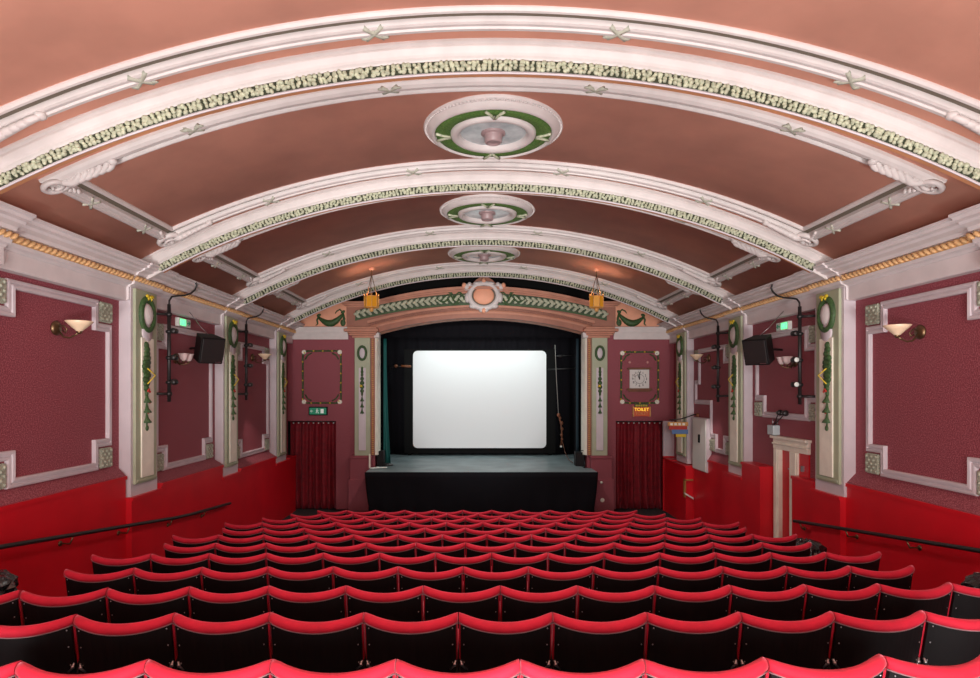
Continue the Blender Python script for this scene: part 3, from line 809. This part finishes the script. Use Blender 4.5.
# side entablature on the end wall
for s in (-1,1):
    b = MB()
    for u,z0,z1 in ((.03,1.33,1.42),(.06,1.42,1.46),(.10,1.46,1.49),(.14,1.49,1.58),(.17,1.58,1.64)):
        b.box(XC+s*3.42, XC+s*(W-.1), YE-u, YE+.02, CZ+z0, CZ+z1)
    struct(b.build('trim_%d' % tn, M['white'])); tn += 1
    # strips of lit lining and red skirting between the doorway and the corner
    if s > 0:
        b = MB(); b.box(XC+4.70, XC+W, YE-.02, YE+.05, EZ(456), DZ); struct(b.build('trim_%d' % tn, M['lilac'])); tn += 1
        b = MB(); b.box(XC+4.70, XC+W, YE-.02, YE+.05, FZ_END, EZ(456)); struct(b.build('trim_%d' % tn, M['dado'])); tn += 1
# swags on the spandrels
for s, lab in ((-1,'green painted plaster swag on the peach wall left of the arch'),(1,'green painted plaster swag on the peach wall right of the arch')):
    root = thing('swag', (XC+s*3.85, YE-.02, CZ+1.85), lab, 'plaster swag', 'green swags beside the proscenium arch')
    b = MB(); Y = YE-.01
    pts = [(XC+s*(3.56+.62*j/10), Y, CZ+1.98-.19*sin(pi*j/10)-.09*j/10) for j in range(11)]
    b.tube(pts, [.03+.06*sin(pi*j/10) for j in range(11)], 8)
    for e in (0,10):
        p = pts[e]; b.ell((p[0],Y,p[2]+.06),(.06,.03,.04),8,5,Matrix.Rotation(.5*s,3,'Y'))
    b.build('festoon', M['green'], root)
    b = MB()
    p = pts[0]
    b.tube([(p[0],Y,p[2]+.04),(p[0]-s*.03,Y,p[2]-.12),(p[0]+s*.01,Y,p[2]-.30)], [.02,.035,.012], 7)
    b.tube([(p[0],Y,p[2]+.04),(p[0]+s*.08,Y,p[2]+.12),(p[0]+s*.16,Y,p[2]+.08),(p[0]+s*.20,Y,p[2]+.02)], [.02,.022,.018,.01], 6)
    b.ell((p[0],Y,p[2]-.22),(.07,.025,.09),8,6)
    b.build('ribbon', M['green'], root); b = MB()
    p = pts[10]
    b.tube([(p[0],Y,p[2]+.04),(p[0]+s*.05,Y,p[2]-.06),(p[0]+s*.03,Y,p[2]-.16),(p[0]+s*.08,Y,p[2]-.20)], [.022,.025,.018,.01], 6)
    b.build('ribbon', M['green'], root)

# floral frames on the end wall
def floral(x0,x1,y0,y1,label):
    """pixels of the photo turned into metres on the end wall"""
    xa,xb,za,zb = EX(x0),EX(x1),EZ(y1),EZ(y0)
    root = thing('floral_frame', ((xa+xb)/2, YE, za), label, 'plaster garland', 'leafy rectangular garlands on the end wall')
    P = [(xa+.10,za),(xb-.10,za),(xb,za+.10),(xb,zb-.10),(xb-.10,zb),(xa+.10,zb),(xa,zb-.10),(xa,za+.10)]
    b = MB(); pts = []
    for (p,q) in zip(P, P[1:]+P[:1]):
        n = max(1,int(math.dist(p,q)/.06))
        for i in range(n): pts.append((p[0]+(q[0]-p[0])*i/n, p[1]+(q[1]-p[1])*i/n))
    b.tube([(x,YE-.01,z) for x,z in pts], .022, 6, closed=True)
    for i,(x,z) in enumerate(pts):
        b.ell((x+random.uniform(-.015,.015),YE-.02,z+random.uniform(-.015,.015)), (.03,.018,.018), 5, 4, Matrix.Rotation(i*1.3,3,'Y'))
    for sx,sz in ((1,1),(1,-1),(-1,1),(-1,-1)):
        cx = xa if sx > 0 else xb; cz_ = za if sz > 0 else zb
        b.tube([(cx+sx*.22,YE-.015,cz_+sz*.06),(cx+sx*.12,YE-.02,cz_+sz*.11),(cx+sx*.06,YE-.015,cz_+sz*.22)], .018, 6)
    b.build('vine', M['green'], root)
    for i,(x,z) in enumerate(pts):
        if i % 4 == 2: b = MB(); b.ell((x,YE-.035,z),(.022,.015,.022),6,4); b.build('yellow_flower', M['yellow'], root)
    for cx,cz_ in ((xa+.03,za+.03),(xb-.03,za+.03),(xb-.03,zb-.03),(xa+.03,zb-.03)):
        b = MB(); b.lathe([(.001,-.035),(.025,-.03),(.03,-.04),(.055,-.035),(.06,-.01),(.06,0)], (cx,YE,cz_), 'y', 16); b.build('rosette', M['cream'], root)
floral(303,341,351,403,'empty leafy rectangular garland above the left curtained doorway')
floral(621,658,352,403,'leafy rectangular garland surrounding the clock on the right')

# clock
cx, cy = EX(639), EZ(379)
root = thing('wall_clock', (cx, YE, cy), 'square wall clock with white face and dark wooden rails', 'clock')
b = MB(); b.box(cx-.25,cx+.25,YE-.05,YE,cy-.24,cy+.24); b.build('face', M['paper_white'], root, .005)
b = MB(); b.box(cx-.30,cx+.30,YE-.08,YE,cy+.24,cy+.29); b.build('wooden_rail', M['brown'], root, .005)
b = MB(); b.box(cx-.32,cx+.32,YE-.09,YE,cy-.30,cy-.24); b.box(cx-.27,cx+.27,YE-.07,YE,cy-.33,cy-.30); b.build('wooden_rail', M['brown'], root, .005)
mR = lambda x,z,y: Matrix.Translation((x,y,z)) @ Matrix.Rotation(pi/2,4,'X')
for h in range(1,13):
    t = h*pi/6; text_mesh(str(h), .085, M['black'], root, mR(cx+.175*sin(t), cy+.175*cos(t), YE-.053), 'numeral', .002)
b = MB(); b.tube([(cx+.12*cos(t),YE-.052,cy+.12*sin(t)) for t in [2*pi*i/28 for i in range(28)]], .004, 5, closed=True); b.build('dial_ring', M['black'], root)
b = MB(); b.box(cx-.010,cx+.010,YE-.062,YE-.057,cy-.02,cy+.17); b.build('minute_hand', M['black'], root)
b = MB(); b.prism([(-.015,-.01),(.0,.01),(-.04,.12),(-.055,.11)], lambda a,h: (cx+a,YE-.066,cy+h), lambda a,h: (cx+a,YE-.062,cy+h)); b.build('hour_hand', M['black'], root)
for dx in (-.24,.22):
    b = MB(); b.lathe([(.001,-.03),(.03,-.03),(.035,0)], (cx+dx,YE,cy+.43),'y',10); b.build('fixing', M['pink'], root)

# toilet sign
tx, tz = EX(641), EZ(411.5)
root = thing('toilet_sign', (tx, YE, tz), 'small lit orange TOILET sign above the right curtain', 'sign')
b = MB(); b.box(tx-.21,tx+.21,YE-.07,YE,tz-.12,tz+.12); b.build('lit_box', M['orange'], root, .006)
for dx in (-.215,.215):
    b = MB(); b.box(tx+dx-.014,tx+dx+.014,YE-.09,YE,tz-.13,tz+.13); b.build('side_rail', M['gold'], root)
text_mesh('TOILET', .115, M['yellit'], root, mR(tx, tz+.05, YE-.072), 'lettering', .003)
text_mesh('TOILET', .10, M['gold'], root, mR(tx, tz-.05, YE-.072), 'lettering', .003)
root2 = thing('name_plate', (tx, YE, EZ(405)), 'small ochre plate mounted above the orange sign', 'sign')
b = MB(); b.box(tx-.17,tx+.17,YE-.05,YE,EZ(407),EZ(404)); b.build('plate', M['green'], root2)
b = MB()
for k in range(7): b.box(tx-.15+.045*k,tx-.125+.045*k,YE-.056,YE-.05,EZ(406.4),EZ(404.7))
b.build('lettering', M['yellow'], root2)
# exit sign over left curtain
ex, ez = EX(318.5), EZ(411)
root = thing('exit_sign', (ex, YE, ez), 'dark green exit sign above the left curtained doorway', 'exit sign')
b = MB(); b.box(ex-.24,ex+.24,YE-.06,YE,ez-.11,ez+.11); b.build('casing', M['black'], root, .008)
b = MB(); b.box(ex-.215,ex+.215,YE-.068,YE-.06,ez-.085,ez+.085); b.build('green_panel', M['exitg'], root)
Y = YE-.074
b = MB(); b.ell((ex-.02,Y,ez+.05),(.014,.004,.014),8,5); b.tube([(ex-.02,Y,ez+.03),(ex-.025,Y,ez-.01),(ex-.05,Y,ez-.05)], .010, 6); b.tube([(ex-.022,Y,ez-.01),(ex+.01,Y,ez-.03),(ex+.01,Y,ez-.06)], .009, 6); b.tube([(ex-.05,Y,ez+.01),(ex-.02,Y,ez+.025),(ex+.015,Y,ez+.01)], .007, 5)
b.build('running_figure', M['signw'], root)
b = MB(); b.tube([(ex-.19,Y,ez),(ex-.12,Y,ez)], .006, 5); b.tube([(ex-.16,Y,ez+.03),(ex-.19,Y,ez),(ex-.16,Y,ez-.03)], .006, 5); b.box(ex+.07,ex+.15,Y,Y+.006,ez-.055,ez+.055)
b.build('pictogram', M['signw'], root)

# curtained doorways
def curtain(x0, x1, y, z0, z1, nm, lab, cat, m, amp=.05, folds=9, hem=.0, parts=True, n=120, group=None, flare=None):
    root = thing(nm, ((x0+x1)/2, y, z0), lab, cat, group)
    b = MB(); rows = []
    ph = [random.uniform(0,6) for _ in range(3)]
    for k in range(15):
        f = k/14; row = []
        for i in range(n+1):
            g = i/n
            xx = x0+(x1-x0)*g
            if flare: xx += flare(g, f)
            a = amp*(.45+.55*(1-f))
            yy = y + a*(sin(g*folds*2*pi+ph[0]+.5*sin(3*f))+.4*sin(g*folds*3.7+ph[1]+f)+.2*sin(g*folds*11+ph[2]))
            row.append((xx, yy, z0+(z1-z0)*f))
        rows.append(row)
    b.grid(rows, False, True)
    o = b.build('cloth', m, root); md = o.modifiers.new('solid','SOLIDIFY'); md.thickness = .008
    return root
for s in (-1,1):
    nm = 'left' if s < 0 else 'right'
    xa, xb = (XC-4.96, XC-3.76) if s < 0 else (XC+3.50, XC+4.74)
    r = curtain(xa, xb, YE+.19, FZ_END+.02, DZ-.03, 'door_curtain', 'dark red velvet curtain closing the doorway on the %s of the stage' % nm, 'curtain', M['curtain'], .06, 7, group='velvet doorway curtains')
    b = MB(); b.tube([(xa,YE+.19,DZ-.03),(xb,YE+.19,DZ-.03)], .015, 8); b.build('curtain_rail', M['iron'], r)
    b = MB()
    for k in range(9): b.ell((xa+.08+(xb-xa-.16)*k/8, YE+.15, DZ-.06), (.022,.012,.016), 6, 4)
    b.build('curtain_hooks', M['exitw'], r)
b = MB()
for s in (-1,1):
    b.box(XC+s*3.3, XC+s*4.98, YE+.36, YE+.40, 0, CZ+.5)
struct(b.build('wall_behind_curtains', M['black']))

# ------------------------------------------------------------------ stage
ZS = CZ-1.96
root = thing('stage', (XC, 17, FZ_END), 'raised stage with grey-blue boards and black cloth front', 'stage')
b = MB()
b.box(XC-2.80, XC+2.80, 15.02, 15.75, ZS-.06, ZS); b.box(XC-2.62, XC+2.62, 15.75, 16.5, ZS-.06, ZS); b.box(XC-4.0, XC+4.0, 16.5, 19.5, ZS-.06, ZS)
b.build('deck', M['stagefl'], root)
b = MB(); n = 90; rows = []
for k in range(9):
    f = k/8; row = []
    for i in range(n+1):
        g = i/n; hw = 2.82-.05*(1-f)-.09*(1-f)**2
        row.append((XC-hw+2*hw*g, 14.99+.018*(1-f)*sin(g*70)+.01*(1-f)*sin(g*31), FZ_END+.01+(ZS-FZ_END-.012)*f))
    rows.append(row)
b.grid(rows, False, True); sk = b.build('front_cloth', M['drape'], root); md = sk.modifiers.new('s','SOLIDIFY'); md.thickness = .01; md.offset = 1
b = MB()
for s in (-1,1): b.box(XC+s*2.70, XC+s*2.74, 15.03, 15.72, FZ_END, ZS-.06)
b.build('side_cheek', M['drape'], root)

root = thing('projection_screen', (XC, 18.8, ZS), 'large white projection screen with rounded corners at the back of the stage', 'cinema screen')
hw, z0, z1, rr = 2.02, CZ-1.73, CZ+1.22, .14
poly = []
for cx_, cz_, a0 in ((hw-rr, z1-rr, 0), (-hw+rr, z1-rr, pi/2), (-hw+rr, z0+rr, pi), (hw-rr, z0+rr, 3*pi/2)):
    for j in range(7):
        a = a0+pi/2*j/6; poly.append((cx_+rr*cos(a), cz_+rr*sin(a)))
b = MB(); b.prism(poly, lambda a,h: (XC-.01+a,18.80,h), lambda a,h: (XC-.01+a,18.83,h)); b.build('cloth', M['screen'], root)
b = MB(); b.box(XC-2.3,XC+2.3,18.84,18.90,z0-.16,z1+.05); b.build('frame', M['black'], root)
for s in (-1,1):
    b = MB(); b.box(XC+s*2.1,XC+s*2.2,18.9,19.0,ZS,z1); b.build('leg', M['black'], root)
curtain(XC-3.9, XC+3.9, 19.15, ZS+.01, CZ+3.2, 'stage_backcloth', 'black backcloth hanging behind the projection screen', 'stage drape', M['drape'], .05, 24)
curtain(XC-3.9, XC+3.9, 17.6, CZ+1.52, CZ+3.2, 'stage_border', 'black border drape hanging above the screen under the arch', 'stage drape', M['drape'], .03, 20)
for s in (-1,1):
    nm = 'left' if s < 0 else 'right'
    xa, xb = sorted((XC+s*2.62, XC+s*3.6))
    curtain(xa, xb, 17.2, ZS+.01, CZ+3.0, 'stage_leg_drape', 'black side drape just inside the %s edge of the stage opening' % nm, 'stage drape', M['drape'], .06, 5)
    b0 = 2.40
curtain(XC-2.60, XC-2.52, 16.6, ZS+.02, CZ+1.4, 'teal_curtain', 'narrow teal curtain hanging at the left edge of the stage', 'curtain', M['teal'], .02, 2, n=30, flare=lambda g,f: .11*g*(1-f)**2)
curtain(XC+2.56, XC+2.62, 16.6, ZS+.32, CZ+1.4, 'teal_curtain', 'thin dark blue-green curtain edge at the right of the stage', 'curtain', mat('dark_teal_curtain', (.01,.035,.05), .7), .02, 2, n=20)
# lighting bars behind
def pxw(px,py,y): return ((px-474)*y/620, y, CZ+(391-py)*y/620)
root = thing('lighting_bar', pxw(402,366,18.7), 'short lighting bar with brown fitting beside the left edge of the screen', 'lighting bar')
b = MB(); b.tube([pxw(389,366.5,18.7),pxw(412,366.5,18.7)], .02, 8); b.build('pipe', M['iron'], root)
b = MB(); b.tube([pxw(401,366,18.65),pxw(411,366.5,18.65)], .035, 8); b.ell(pxw(396,366,18.65),(.06,.05,.05),8,6); b.build('fitting', M['brown'], root)
b = MB(); b.tube([pxw(390,367,18.7),pxw(390,372,18.9)], .015, 6); b.build('hanger', M['iron'], root)
root = thing('lighting_bar', pxw(565,369,18.7), 'dim lighting bar beside the right edge of the screen', 'lighting bar')
b = MB(); b.tube([pxw(548,369.5,18.7),pxw(583,368,18.7)], .02, 8); b.build('pipe', M['iron'], root)
b = MB(); b.ell(pxw(560,356,18.7),(.10,.05,.04),8,6); b.tube([pxw(556,356,18.7),pxw(575,355,18.7)], .015, 6); b.build('lamp', M['iron'], root)
root = thing('hanging_rope', pxw(560,420,17.9), 'pale rope with tied bundle hanging right of the screen', 'rope')
b = MB(); b.tube([pxw(555,345,17.9),pxw(556.5,380,17.9),pxw(558.5,415,17.9)], .008, 6); b.build('line', mat('grey_rope', (.35,.33,.30), .8), root)
b = MB()
for px,py,r in ((558.5,415,.05),(560,418,.04),(561.5,423,.05),(562,429,.045),(561.5,435,.04),(562,439,.035),(561,446,.03)): b.ell(pxw(px,py,17.9),(r,.03,r*1.2),7,5)
b.tube([pxw(558.5,415,17.9),pxw(561,424,17.9),pxw(562,435,17.9),pxw(561,446,17.9)], .02, 6); b.build('bundle', M['brown'], root)
b = MB(); b.ell(pxw(561,446.5,17.85),(.035,.03,.03),8,5); b.build('white_tip', M['exitw'], root)
b = MB(); b.tube([pxw(562,440,17.9),pxw(565,452,17.7),pxw(569,460,17.0),pxw(573,463,16.6)], .009, 6); b.build('trailing_cable', M['brown'], root)
# boxes at the stage corners
root = thing('equipment_box', pxw(376,468,15.9), 'black equipment box with pale leads on the left stage corner', 'equipment')
b = MB(); x,y,z = pxw(378,471,16.3); b.box(XC-2.70,x+.17,15.95+.15,16.45,ZS,ZS+.40); b.build('case', M['blackp'], root, .01)
b = MB()
for k,(px,py) in enumerate(((372,468.5),(375,469.5),(378,469),(381,468.3),(384,469.6),(377,470.4))):
    x,y,z = pxw(px,py,15.55); b.ell((x,15.55+.03*k,ZS+.025),(.07,.05,.02),8,5)
b.build('coiled_leads', M['exitw'], root)
b = MB(); x = EX(371.5); b.box(x-.02, x+.015, 15.72, 15.76, ZS, ZS+.36); b.build('white_post', M['cream'], root)
root = thing('equipment_box', pxw(581,468,16.3), 'black box standing on the right stage corner', 'equipment')
b = MB(); x,y,z = pxw(581,471,16.3); b.box(x-.16,XC+2.70,16.15,16.45,ZS,ZS+.36); b.build('case', M['blackp'], root, .01)
b = MB(); b.tube([(x-.1,16.1,ZS+.38),(x,16.1,ZS+.42),(x+.1,16.1,ZS+.38)], .012, 6); b.build('handle', M['iron'], root)
# floor lamp foot by teal curtain
root = thing('stage_floor_weight', pxw(387,466,16.4), 'dark round weight at the foot of the teal curtain', 'stage weight')
b = MB(); x,y,z = pxw(387.5,466,16.4); b.lathe([(.001,.07),(.10,.06),(.16,.03),(.17,0),(.001,0)], (x,16.3,ZS),'z',20); b.build('disc', M['iron'], root)
# knobs on the right pedestal
for px,py,lab in ((599.5,481,'small white wall button on the pedestal right of the stage, upper'),(600.5,498.5,'round white bell push low on the pedestal right of the stage')):
    o = MB(); x,y,z = EX(px),YE-.245,EZ(py); o.lathe([(.001,-.03),(.03,-.028),(.05 if py > 490 else .03,-.01),(.055 if py > 490 else .032,0)], (x,YE-.24,z),'y',16)
    tag(o.build('wall_button', M['cream']), lab, 'button')

# lanterns
def lantern(px, label):
    y = 13.7; x = (px-474)*y/620
    zt = ZCEN+sqrt(RC*RC-(x-XC)**2); zb = CZ+(391-302)*y/620
    root = thing('hanging_lantern', (x,y,zt), label, 'hanging lantern', 'amber lanterns before the stage')
    b = MB(); b.lathe([(.001,-.05),(.04,-.05),(.06,-.02),(.065,.02)], (x,y,zt),'z',14); b.build('ceiling_cup', M['lsalmon'], root)
    b = MB(); b.tube([(x,y,zt-.04),(x,y,zt-.14)], .012, 6)
    for k in range(3):
        t = k*2*pi/3+.5; b.tube([(x,y,zt-.14),(x+.13*cos(t),y+.13*sin(t),zb+.14)], .008, 5)
    b.build('chain', M['brass'], root)
    b = MB(); st = []
    for z,r in ((-.13,.13),(-.11,.155),(.11,.155),(.13,.145)):
        st.append([(x+r*cos(2*pi*i/8+.2),y+r*sin(2*pi*i/8+.2),zb+z) for i in range(8)])
    b.grid(st, True); b.add(st[0], [tuple(range(8))]); b.build('glass_drum', M['amber'], root)
    b = MB()
    for i in range(8):
        t = 2*pi*i/8+.2; b.tube([(x+.16*cos(t),y+.16*sin(t),zb-.12),(x+.16*cos(t),y+.16*sin(t),zb+.15)], .008, 5)
        b.ell((x+.16*cos(t),y+.16*sin(t),zb+.16),(.014,.014,.02),6,4)
    b.tube([(x+.16*cos(t),y+.16*sin(t),zb+.12) for t in [2*pi*i/16 for i in range(16)]], .009, 5, closed=True)
    b.tube([(x+.16*cos(t),y+.16*sin(t),zb-.12) for t in [2*pi*i/16 for i in range(16)]], .009, 5, closed=True)
    b.ell((x,y,zb-.17),(.05,.05,.05),8,6)
    b.build('frame', M['gold'], root)
lantern(371.5, 'amber glass lantern hanging on the left of the arch')
lantern(596.5, 'amber glass lantern hanging on the right of the arch')

# ------------------------------------------------------------------ bin bags
def bin_bag(x, y, r, h, label):
    fz = floor_z(y)
    root = thing('bin', (x,y,fz), label, 'bin', 'bins lined with black bags')
    b = MB(); b.lathe([(.001,.02),(r*.78,.02),(r*.9,h-.22),(r*.92,h-.2),(.001,h-.2)], (x,y,fz),'z',20); b.build('bin_body', M['iron'], root)
    b = MB(); rows = []; n = 40
    for k in range(9):
        f = k/8
        rad = r*(1.06 if f < .7 else 1.06*sqrt(max(0,1-((f-.7)/.31)**2)))
        row = []
        for i in range(n):
            t = 2*pi*i/n; a = 1+.07*sin(t*9+k*1.3)+.05*sin(t*17+k)
            row.append((x+rad*a*cos(t), y+rad*a*sin(t), fz+h-.32+.32*f+.012*sin(t*7+k)))
        rows.append(row)
    b.grid(rows, True, False); b.add(rows[-1], [tuple(range(n))]); b.build('plastic_bag', M['bag'], root)
bin_bag(-4.06, 5.0, .28, .80, 'black-bagged bin by the red left wall at the photo edge')
bin_bag(4.30, 5.0, .26, .77, 'black-bagged bin by the red right wall at the photo edge')
bin_bag(4.22, 7.9, .21, .72, 'black-bagged bin at the end of a row near the right doorway')

# ------------------------------------------------------------------ seats
PITCH = .535
SL = .118
def make_seat():
    root = thing('cinema_seat', (0,0,0), 'x', 'cinema seat', 'red velvet cinema seats')
    h = .2655
    def back_y(u, z): return -.075*(1-(u/h)**2) - .20*(z-.45)+.03
    def top_z(u): return .845 - .036*(1-(abs(u)/h)**2.2)
    n = 16
    us = [-h+2*h*i/n for i in range(n+1)]
    # padded backrest: front upholstery + sides
    hb = h-.0015
    def body(y0, y1, z0f, z1f, hw):
        b = MB(); st = []
        for i in range(n+1):
            u = -hw+2*hw*i/n
            zt = z1f(u); zb = z0f
            st.append([(u, back_y(u,zb)+y0, zb),(u, back_y(u,zt)+y0, zt),(u, back_y(u,zt)+y1, zt),(u, back_y(u,zb)+y1, zb)])
        b.sweep(st, False); return b
    body(.012,.055,.30,lambda u: top_z(u)-.035,hb).build('backrest', M['velvet'], root)
    # rolled top
    b = MB(); st = []
    for i in range(n+1):
        u = us[i]*.997
        zt = top_z(u); e = min(1, (h-abs(u))/.02+.55)
        row = []
        for (dy,dz) in ((-.004,-.052),(-.013,-.044),(-.017,-.030),(-.012,-.013),(.002,-.002),(.018,.001),(.036,-.002),(.052,-.013),(.060,-.030),(.058,-.055)):
            row.append((u, back_y(u,zt-.03)+.022+(dy-.022)*(.75+.25*e), zt-.028+(dz+.028)*(.65+.35*e)))
        st.append(row)
    b.sweep(st, True); rl = b.build('top_roll', M['velvet'], root)
    b = MB(); b.tube([(u, back_y(u,top_z(u)-.054)-.008, top_z(u)-.054) for u in us], .0035, 5); b.build('piping', M['piping'], root)
    body(-.008,.012,.17,lambda u: top_z(u)-.053,h-.011).build('back_panel', M['blackp'], root)
    for sgn in (-1,1):
        for z in (.765,.665,.555):
            b = MB(); u = sgn*(h-.030); b.ell((u, back_y(u,z)-.009, z), (.0045,.003,.0045), 6, 4); b.build('screw', M['chrome'], root)
    # tipped-up seat cushion
    b = MB(); hw = .225
    b.prism([(.10,.33),(.17,.30),(.21,.34),(.20,.58),(.17,.62),(.13,.615),(.10,.58)], lambda a,z: (-hw,a,z), lambda a,z: (hw,a,z)); b.build('seat', M['velvet'], root, .015)
    for sgn in (-1,1):
        x0, x1 = sgn*(h-.018), sgn*(h-.001)
        b = MB(); b.prism([(-.16,-SL*-.16),(.16,-SL*.16),(.16,.03-SL*.16),(.06,.06),(.06,.30),(.22,.52),(.22,.58),(.02,.58),(-.02,.30),(-.04,.06),(-.16,.03+SL*.16)], lambda a,z: (x0,a,z), lambda a,z: (x1,a,z)); b.build('side_frame', M['iron'], root)
        b = MB(); b.prism([(.02,.585),(.34,.575),(.36,.59),(.34,.612),(.02,.62)], lambda a,z: (x0-sgn*.012,a,z), lambda a,z: (x1,a,z)); b.build('armrest', M['vside'], root, .005)
        # steel bracket on the back edge
        b = MB(); z = .535; u = sgn*(h-.012)
        yb = back_y(u,z)-.012
        b.tube([(sgn*(h-.012),yb-.006,z+.03),(sgn*(h-.022),yb-.010,z+.0),(sgn*(h-.045),yb-.006,z-.02)], .007, 6)
        b.ell((sgn*(h-.018),yb-.012,z+.008),(.012,.010,.012),8,5)
        b.build('bracket', M['chrome'], root)
    return root
ROWS = [ # Y, centre offset, seats
 (2.70,.19,10),(3.55,.178,13),(4.33,.182,14),(5.14,.178,13),(5.94,.168,14),(6.71,.175,13),(7.49,.155,14),(8.28,.15,13),(9.07,.13,14),(9.86,.13,13),(10.65,.07,12),(11.44,.06,11)]
ORD = ['first','second','third','fourth','fifth','sixth','seventh','eighth','ninth','tenth','eleventh','twelfth','thirteenth','fourteenth','fifteenth']
RN = ['row nearest the camera','second row from the camera','third row from the camera','fourth row from the camera','fifth row from the camera','sixth row from the camera','seventh row from the camera',
      'eighth row from the camera','ninth row from the camera','tenth row from the camera','eleventh row from the camera','row nearest the stage']
PXC = [None]*12
seat0 = make_seat(); first = True
for r,(Y,c,n) in enumerate(ROWS):
    seats = []
    ctr = c
    for i in range(n):
        x = ctr+(i-(n-1)/2)*PITCH
        if r == 0: x = -.337+PITCH/2+.0+(i-5)*PITCH+PITCH
        xl = 474+(x-PITCH/2)*620/(Y-.1); xr = 474+(x+PITCH/2)*620/(Y-.1)
        if xr < -30 or xl > 1010: continue
        vis = xr > 4 and xl < 976
        seats.append((x, vis, xl < 0, xr > 980))
    k = 0; nv = sum(1 for t in seats if t[1])
    for (x,vis,cl,cr_) in seats:
        o = seat0 if first else copy_tree(seat0, None, () if r < 4 else ('screw','bracket'))
        first = False
        kc = (.036,.038,.040,.022,.017,.014,.012,.01,.008,.006,.005,.005)[r]
        kr = (.030,.009,.012,.005,.005,.004,.003,.002,.002,.002,.001,.001)[r]
        yy = Y - (kc*(x+1)**2 if x < -1 else 0) + (kr*(x-.3)**2 if x > .3 else 0)
        o.location = (x, yy, floor_z(yy)); o.rotation_euler = (0,0,math.atan(-2*kc*(x+1)) if x < -1 else (math.atan(2*kr*(x-.3)) if x > .3 else 0))
        if vis:
            if cl: w = 'leftmost seat, cut by the photo edge'
            elif cr_: w = 'rightmost seat, cut by the photo edge'
            elif k == 0: w = 'seat at the left end'
            elif k == nv-1: w = 'seat at the right end'
            elif k < nv/2: w = '%s seat from the left' % ORD[k]
            else: w = '%s seat from the right' % ORD[nv-1-k]
            o['label'] = 'red velvet %s, %s' % (w, RN[r]); k += 1
        else: o['label'] = 'red velvet seat beyond the photo edge, %s' % RN[r]
        o['group'] = 'red velvet cinema seats'; o['category'] = 'cinema seat'

# ------------------------------------------------------------------ light
def area(name, loc, target, sx, sy, power, col=(1,1,1), spread=None):
    l = bpy.data.lights.new(name, 'AREA'); l.shape = 'RECTANGLE'; l.size = sx; l.size_y = sy; l.energy = power; l.color = col
    if spread: l.spread = spread
    o = bpy.data.objects.new(name, l); COL.objects.link(o); o.location = loc
    d = Vector(target)-Vector(loc); o.rotation_euler = d.to_track_quat('-Z','Y').to_euler()
    return o
area('house_light', (XC, -8.5, CZ+1.2), (XC, 8, CZ-.6), 8.5, 2.0, 700, (1,.96,.95))
def spot(name, loc, target, power, size, rad=.1, col=(1,.95,.9), blend=1):
    l = bpy.data.lights.new(name, 'SPOT'); l.energy = power; l.spot_size = radians(size); l.spot_blend = blend; l.shadow_soft_size = rad; l.color = col
    o = bpy.data.objects.new(name, l); COL.objects.link(o); o.location = loc
    d = Vector(target)-Vector(loc); o.rotation_euler = d.to_track_quat('-Z','Y').to_euler()
for y,p in ((RIBS[0]+1.8,150), (RIBS[1]+1.8,300), (RIBS[2]+1.8,340), (RIBS[3]+1.8,380)):
    spot('medallion_lamp', (XC+.04, y, CROWN-.30), (XC+.04, y, 0), p, 126, .12)
# added lamps, unseen below the frame, that brighten the vault from underneath
for x in (-3.0, 0, 3.0):
    spot('added_ceiling_fill', (XC+x, .6, CZ-1.15), (XC+x*.9, 12.8, CZ+2.8), 1200, 46, .35, (1,.96,.94))
area('added_ceiling_fill', (XC, -.2, CZ-1.2), (XC, 3.0, CZ+3.0), 6.5, .8, 540, (1,.96,.94))  # added wide fill for the nearer vault, out of view
for s in (-1,1):
    spot('boom_lamp', (SX(s,.55), 12.3, CZ+.3), (SX(s,.1), 14.2, CZ-2.4), 60, 38, .03, (1,.85,.8), .6)
for px in (371.5, 596.5):
    l = bpy.data.lights.new('lantern_lamp', 'POINT'); l.energy = 9; l.shadow_soft_size = .06; l.color = (1,.88,.74)
    o = bpy.data.objects.new('lantern_lamp', l); COL.objects.link(o); o.location = ((px-474)*13.7/620, 13.7, CZ+89*13.7/620+.02)
spot('added_screen_spot', (XC, -9.5, CZ+1.3), (XC, 18.8, CZ-.25), 9500, 12.5, .05, (.95,1,1), .7)  # added unseen spot from the rear, brightens the middle of the screen
area('stage_light', (XC, 17.9, CZ+2.3), (XC, 18.8, CZ-.6), 4.5, .4, 8, (.95,1,1))
area('stage_light', (XC, 17.9, CZ+1.9), (XC, 17.3, ZS), 4.5, .4, 50, (.85,1,1))
SC.world = bpy.data.worlds.new('World'); SC.world.use_nodes = True
SC.world.node_tree.nodes['Background'].inputs[0].default_value = (.02,.02,.02,1)

# ------------------------------------------------------------------ camera
cam = bpy.data.cameras.new('camera'); co = bpy.data.objects.new('camera', cam); COL.objects.link(co)
co.location = (0,0,CZ); co.rotation_euler = (pi/2,0,0)
cam.sensor_width = 36; cam.lens = 620/980*36; cam.shift_x = 16/980; cam.shift_y = 52/980
cam.clip_start = .05; cam.clip_end = 100
SC.camera = co
SC.view_settings.view_transform = 'Standard'; SC.view_settings.look = 'None'; SC.view_settings.gamma = 1; SC.view_settings.exposure = 0.0
SC.view_settings.use_curve_mapping = False
